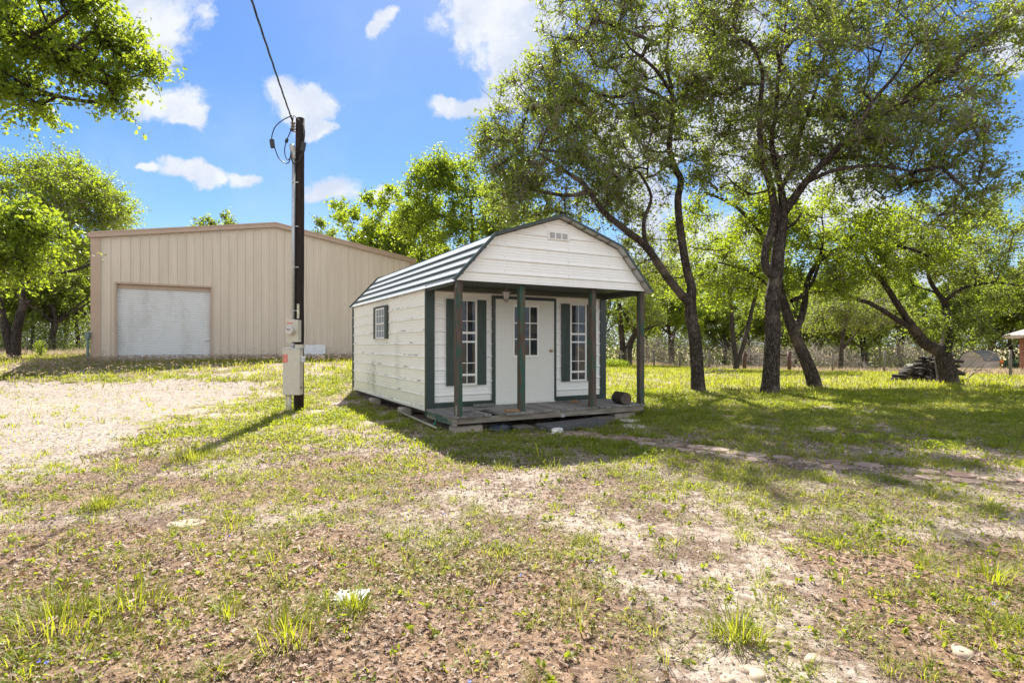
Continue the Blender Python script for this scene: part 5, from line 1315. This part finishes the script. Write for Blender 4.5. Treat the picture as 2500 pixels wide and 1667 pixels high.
# left field oak with two dark stems
bl = G(36, 876); bl = (bl[0], bl[1], bl[2]); Y0 = bl[1]
main = [(0, 0, -.2, .27)]+PL([(38, 840, 0, .21), (42, 800, 0, .20), (52, 760, 0, .18), (56, 740, 0, .16), (52, 700, 0, .13), (70, 640, .3, .12), (95, 580, .5, .09), (120, 520, .5, .06)], bl, Y0)
l2 = PL([(30, 870, 0, .20), (18, 820, -.1, .19), (5, 770, -.1, .17), (-10, 720, -.2, .17), (-40, 650, -.2, .13), (-60, 560, -.2, .08)], bl, Y0)
l3 = PL([(56, 742, 0, .09), (68, 737, 0, .08), (76, 733, 0, .06)], bl, Y0); l4 = PL([(60, 690, 0, .09), (110, 670, -.3, .07), (180, 660, -.6, .05), (230, 640, -.8, .04)], bl, Y0)
cl = PB(60, 60, 520, 27.5, 150, 3.0, 100, bl, seed=41, thr=.42)+PB(55, 200, 500, 27, 95, 2.4, 70, bl, seed=42)+PB(50, -80, 560, 27, 130, 3.0, 130, bl, seed=43)+PB(45, 150, 620, 27, 110, 2.4, 55, bl, seed=44)+PB(22, 170, 445, 27.5, 50, 1.4, 40, bl)+PB(12, 265, 520, 27, 30, 1.0, 40, bl)+PB(14, 40, 430, 27.5, 60, 1.4, 30, bl)+PB(9, 245, 470, 27.5, 30, .8, 18, bl, thr=0)+PB(7, 110, 415, 27.5, 22, .8, 22, bl, thr=0)+PB(8, 180, 415, 27.5, 16, .6, 22, bl, thr=0)
tree('oak_tree', bl, [main, l2, l3, l4], cl, 'wide oak on two dark stems in the field left of the metal barn', leaf=M_leafb, nleaf=165, ntwig=7, twl=1.15, spread=.10, lsize=(.08, .15), bare=200, step=.5)
# two trees rooted outside the left edge, reaching in
bn = (-9.4, 7.2, gz1(-9.4, 7.2)); Y0 = 6.8
main = [(0, 0, -.2, .30), (.1, 0, 1.5, .24), (.3, -.1, 3.0, .2), (.9, -.2, 4.4, .13)]
l2 = [(.3, -.1, 3.0, .12)]+PL([(-160, 60, .2, .09), (-60, 80, 0, .06), (90, 90, 0, .03), (200, 120, 0, .018)], bn, Y0)
cn = PB(32, 90, 60, 6.9, 120, .7, 100, bn, thr=.2, shell=.1)+PB(22, -60, 90, 6.8, 120, .9, 130, bn, thr=.2, shell=.1)+PB(9, 255, 60, 7.2, 45, .4, 70, bn, thr=.1, shell=.1)+PB(6, 300, 130, 7.3, 36, .3, 30, bn, thr=0, shell=.1)+PB(3, 350, 165, 7.3, 18, .2, 12, bn, thr=0, shell=.1)\
   +PB(5, 270, 220, 7.2, 14, .2, 45, bn, thr=0, shell=.1)+PB(9, 190, 165, 7.0, 60, .4, 35, bn, thr=.0, shell=.1)+PB(12, 30, 225, 6.6, 60, .4, 45, bn, thr=0, shell=.1)
tree('oak_tree', bn, [main, l2], cn, 'leafy oak branch hanging into the top left corner', leaf=M_leaf, nleaf=170, ntwig=8, twl=.46, spread=.045, lsize=(.03, .085), lobed=True, step=.2, wig=.03)
bm_ = (-18.0, 14.4, gz1(-18, 14.4)); Y0 = 14.2
main = [(0, 0, -.2, .26), (.1, 0, 1.2, .2), (.5, 0, 2.4, .16), (1.3, 0, 3.4, .11), (2.4, -.1, 4.0, .07)]
cm_ = PB(36, -30, 590, 14.2, 130, 1.2, 80, bm_, thr=.25)+PB(16, 60, 540, 14.2, 55, .8, 35, bm_, thr=.1)+PB(14, 20, 650, 14.0, 50, .8, 40, bm_, thr=.1)+PB(4, 115, 575, 14.2, 22, .3, 16, bm_, thr=0)+PB(30, -170, 560, 14.5, 120, 1.5, 100, bm_)
tree('oak_tree', bm_, [main], cm_, 'sunny yellow-green oak cut off by the left edge above the gravel', leaf=M_leafb, nleaf=110, ntwig=7, twl=.8, spread=.07, lsize=(.06, .13), lobed=True)
# tree behind the porch shed, and V-shaped young tree
bt = (-2.2, 26.5, gz1(-2.2, 26.5))
main = [(0, 0, -.2, .22), (.05, 0, 2, .18), (.2, 0, 4, .13), (.3, 0, 6.3, .08), (.2, 0, 8, .05)]
ct = PB(45, 1090, 480, 26.5, 95, 1.9, 85, bt, seed=51)+PB(35, 1180, 530, 26.5, 90, 1.8, 70, bt, seed=52)+PB(22, 1070, 425, 26.5, 40, 1.0, 35, bt, thr=.2)+PB(24, 1010, 540, 26.5, 45, 1.4, 60, bt, seed=53)+PB(26, 1260, 560, 27, 80, 1.8, 60, bt)+PB(20, 1120, 590, 26.5, 90, 1.6, 40, bt)
tree('oak_tree', bt, [main], ct, 'bushy round-topped oak rising behind the porch shed roof', leaf=M_leafb, nleaf=165, ntwig=7, twl=.95, spread=.10, lsize=(.08, .17), step=.5)
bv = GY(1796, 33); Y0 = bv[1]
m1 = [(0, 0, -.2, .24)]+PL([(1797, 880, 0, .17), (1789, 820, 0, .15), (1786, 760, 0, .13), (1784, 715, 0, .12), (1786, 660, 0, .09), (1780, 600, 0, .06)], bv, Y0)
m2 = PL([(1799, 890, 0, .14), (1812, 850, .1, .15), (1826, 800, .2, .14), (1836, 755, .3, .12), (1850, 700, .4, .09), (1862, 650, .5, .06)], bv, Y0)
m3 = PL([(1785, 720, 0, .07), (1774, 690, 0, .06), (1770, 650, 0, .05)], bv, Y0)
cv = PB(55, 1790, 640, Y0, 110, 3.0, 70, bv, seed=61)+PB(40, 1880, 690, Y0, 80, 2.2, 45, bv, seed=62)+PB(26, 1710, 700, Y0, 70, 2.2, 50, bv, seed=63)
tree('oak_tree', bv, [m1, m2, m3], cv, 'young oak with two stems in a V before the pipe gate', leaf=M_leafb, bark=M_bark2, nleaf=130, twl=.9, spread=.16, lsize=(.09, .17), step=.6, bare=250)
bw = GY(2052, 38); Y0 = bw[1]
m1 = [(0, 0, -.2, .20)]+PL([(2054, 860, 0, .16), (2056, 840, 0, .14), (2062, 800, 0, .12), (2085, 760, 0, .09), (2100, 720, .2, .06)], bw, Y0)
m2 = PL([(2056, 855, 0, .09), (2075, 830, 0, .08), (2095, 810, 0, .06), (2115, 780, 0, .04)], bw, Y0)
m3 = PL([(2056, 830, 0, .09), (2065, 780, 0, .08), (2070, 720, 0, .05)], bw, Y0)
cw = PB(45, 2080, 740, Y0, 80, 2.6, 50, bw, seed=71)+PB(26, 2010, 770, Y0, 50, 2, 40, bw, seed=72)+PB(20, 2130, 770, Y0, 50, 2, 30, bw)
tree('oak_tree', bw, [m1, m2, m3], cw, 'grey young tree with spreading stems just past the wire fence', leaf=M_leafd, bark=M_bark2, nleaf=90, twl=.9, spread=.16, lsize=(.09, .16), step=.6, bare=700)
bd = GY(1500, 42); Y0 = bd[1]
m1 = [(1.0, 0, -.2, .38)]+PL([(1533, 860, 0, .34), (1540, 835, 0, .26), (1550, 810, 0, .20), (1536, 785, 0, .17), (1522, 765, 0, .14), (1500, 755, 0, .10)], bd, Y0)
m2 = PL([(1548, 815, 0, .15), (1575, 805, .2, .14), (1600, 795, .3, .10), (1625, 790, .3, .07)], bd, Y0)
m3 = [(.5, .3, -.2, .34)]+PL([(1520, 850, .4, .25), (1516, 800, .4, .22), (1512, 740, .4, .15)], bd, Y0)
cd_ = PB(60, 1510, 700, Y0, 110, 3.2, 55, bd, seed=81)+PB(50, 1590, 690, Y0+1, 90, 2.8, 55, bd, seed=82)+PB(26, 1570, 770, Y0, 70, 2.2, 28, bd)
tree('oak_tree', bd, [m1, m2, m3], cd_, 'old crooked oak with dark limbs seen past the right porch posts', leaf=M_leafd, bark=M_bark, nleaf=140, twl=.9, spread=.16, lsize=(.08, .16), step=.6, bare=300)

# woods: a few kinds, each built once and copied
protos = []
specs = [(11.5, 9.0, M_leafd, 1, 300, 'rounded grey-green oak in the wood behind the yard'), (10.0, 8.0, M_leaf, 2, 150, 'two-stemmed green oak in the wood behind the yard'), (12.0, 9.0, M_leafb, 1, 100, 'tall bright green oak in the wood behind the yard'), (8.0, 7.5, M_leafd, 2, 900, 'twiggy greyish young oak in the wood behind the yard')]
spots = []
random.seed(4)
for (px, Y, k, s) in [(1470, 60, 0, 1.0), (1580, 56, 2, .85), (1640, 50, 1, .9), (1700, 62, 0, 1.0), (1770, 52, 3, 1.0), (1830, 58, 2, .85), (1880, 66, 0, 1.), (1940, 52, 3, .95), (2000, 60, 1, 1.0), (2050, 56, 0, .8), (2110, 50, 3, 1.0), (2150, 62, 0, .95), (2200, 58, 1, 1.0),
                      (2260, 66, 2, .9), (2310, 64, 0, 1.1), (2370, 72, 0, 1.2), (2420, 72, 1, 1.35), (2470, 68, 0, 1.3), (2530, 62, 2, 1.3), (2600, 60, 0, 1.3), (2700, 60, 1, 1.3), (1390, 58, 1, .9), (1320, 52, 0, .9), (1610, 64, 0, 1.05), (1905, 74, 1, 1.3), (2100, 74, 2, 1.2),
                      (880, 44, 0, 1.0), (960, 42, 1, 1.15), (810, 48, 2, .92), (1020, 46, 0, 1.0), (540, 52, 0, 1.22), (700, 52, 1, .95),
                      (190, 50, 0, .9), (130, 46, 3, 1.2), (80, 52, 2, .85), (20, 48, 1, 1.0), (-40, 50, 0, 1.0), (230, 56, 1, 1.0), (-120, 46, 2, 1.0), (160, 60, 2, .95), (50, 62, 0, 1.05), (-220, 44, 0, 1.0)]:
    spots.append(((px-1250)/F*Y, Y, k, s))
seen = {}
places = {1470: 'behind the porch posts'}
for i, (x, y, k, s) in enumerate(spots):
    H_, W_, lf, st, br, lab = specs[k]
    if k not in seen:
        t = simple_tree('oak_tree', (x, y, gz1(x, y)), H_, W_, lab, ncl=110, nleaf=150, leaf=lf, stems=st, seed=100+k*7, bare=br, lsize=(.14, .27), crown0=.27, r0=.24, group='oaks of the wood behind the yard')
        seen[k] = t
    else:
        t = copy_tree(seen[k]); t.location = (x, y, gz1(x, y))
    t.rotation_euler = (0, 0, random.uniform(0, 6.28)); q = s*random.uniform(.95, 1.05); t.scale = (q, q, q*random.uniform(.93, 1.05))
# undergrowth between the trunks
def mass(n, fx, z0, z1, size, name, m, label, cat, aspect=.6):
    x, y, z = fx(n); c = np.stack([x, y, gz(x, y)+z], -1)
    o = leaves2(c, rng.uniform(size[0], size[1], len(x)), name, m, aspect=aspect); tag(o, label, cat, kind='stuff'); return o
def f_under(n, a0, a1, Y0_, Y1_, h, thr=.46, seed=90):
    px = rng.uniform(a0, a1, n); y = rng.uniform(Y0_, Y1_, n); x = (px-1250)/F*y
    top = h*(.35+1.3*fbm(x, y, .28, 3, seed)); z = rng.uniform(0, 1, n)**1.1*top
    k = (fbm(x+z*.8, y, .6, 3, seed+5) > thr) & ~((px > 2270) & (px < 2520) & (y < 66)); return x[k], y[k], z[k]
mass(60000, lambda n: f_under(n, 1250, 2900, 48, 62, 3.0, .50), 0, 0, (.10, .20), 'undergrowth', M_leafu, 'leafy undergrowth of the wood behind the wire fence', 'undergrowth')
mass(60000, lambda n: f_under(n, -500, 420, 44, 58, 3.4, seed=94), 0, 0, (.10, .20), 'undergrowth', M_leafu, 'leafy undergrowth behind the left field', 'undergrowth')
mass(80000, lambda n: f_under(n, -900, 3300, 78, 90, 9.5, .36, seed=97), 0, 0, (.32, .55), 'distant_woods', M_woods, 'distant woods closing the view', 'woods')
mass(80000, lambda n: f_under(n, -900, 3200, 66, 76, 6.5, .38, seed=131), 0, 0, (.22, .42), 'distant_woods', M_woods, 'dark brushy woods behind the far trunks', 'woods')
x, y, z = f_under(22000, 1560, 2260, 43, 54, 3.0, .56, 120)
n_ = len(x); s0 = np.stack([x, y, gz(x, y)+z*.7], -1); dd = rng.normal(size=(n_, 3)); dd[:, 2] = np.abs(dd[:, 2])*.8; dd /= np.linalg.norm(dd, axis=1)[:, None]; e = s0+dd*rng.uniform(.4, 1.3, n_)[:, None]
sd_ = np.cross(dd, rng.normal(size=(n_, 3))); sd_ /= np.linalg.norm(sd_, axis=1)[:, None]; sd2 = np.cross(dd, sd_)
V = np.stack([s0+sd_*.014, s0-sd_*.009+sd2*.012, s0-sd_*.009-sd2*.012, e], 1)
o = np_mesh('brush', V.reshape(-1, 3), (np.arange(n_)[:, None]*4+np.array([[0,1,3, 1,2,3, 2,0,3]])).ravel(), np.full(n_*3, 3), M_twig); tag(o, 'tangled bare grey brush behind the wire fence', 'brush', kind='stuff')
# low bushes
def bush(px, py, w_, h, label, n=2500, m=M_leafb):
    X, Y, Z = G(px, py); t = thing('bush', (X, Y, Z), 0, label, 'bush'); st = MB()
    for k in range(9): a = random.uniform(0, 6.28); st.tube([(0, 0, -.05), (math.cos(a)*w_*.3, math.sin(a)*w_*.3, h*.5), (math.cos(a)*w_*.6, math.sin(a)*w_*.5, h*.85)], [.015, .01, .005], 4)
    st.build('stems', M_bark2, t)
    v = rng.normal(size=(n, 3)); v /= np.linalg.norm(v, axis=1)[:, None]; r = rng.uniform(.3, 1, n)[:, None]; c = v*r*np.array([w_, w_*.8, h*.55])+np.array([0, 0, h*.5]); c[:, 2] = np.abs(c[:, 2])
    leaves2(c, rng.uniform(.05, .10, n), 'foliage', m, t)
bush(1500, 897, 1.0, .55, 'low green bush at the wood edge left of the satellite dish')
bush(2230, 893, 1.1, .6, 'bright green low bush left of the far garden shed')
bush(1400, 893, 1.2, .7, 'low green bush seen between porch wall and post')
bush(98, 872, .35, .9, 'small bright shoot at the foot of the wide field oak', 500)
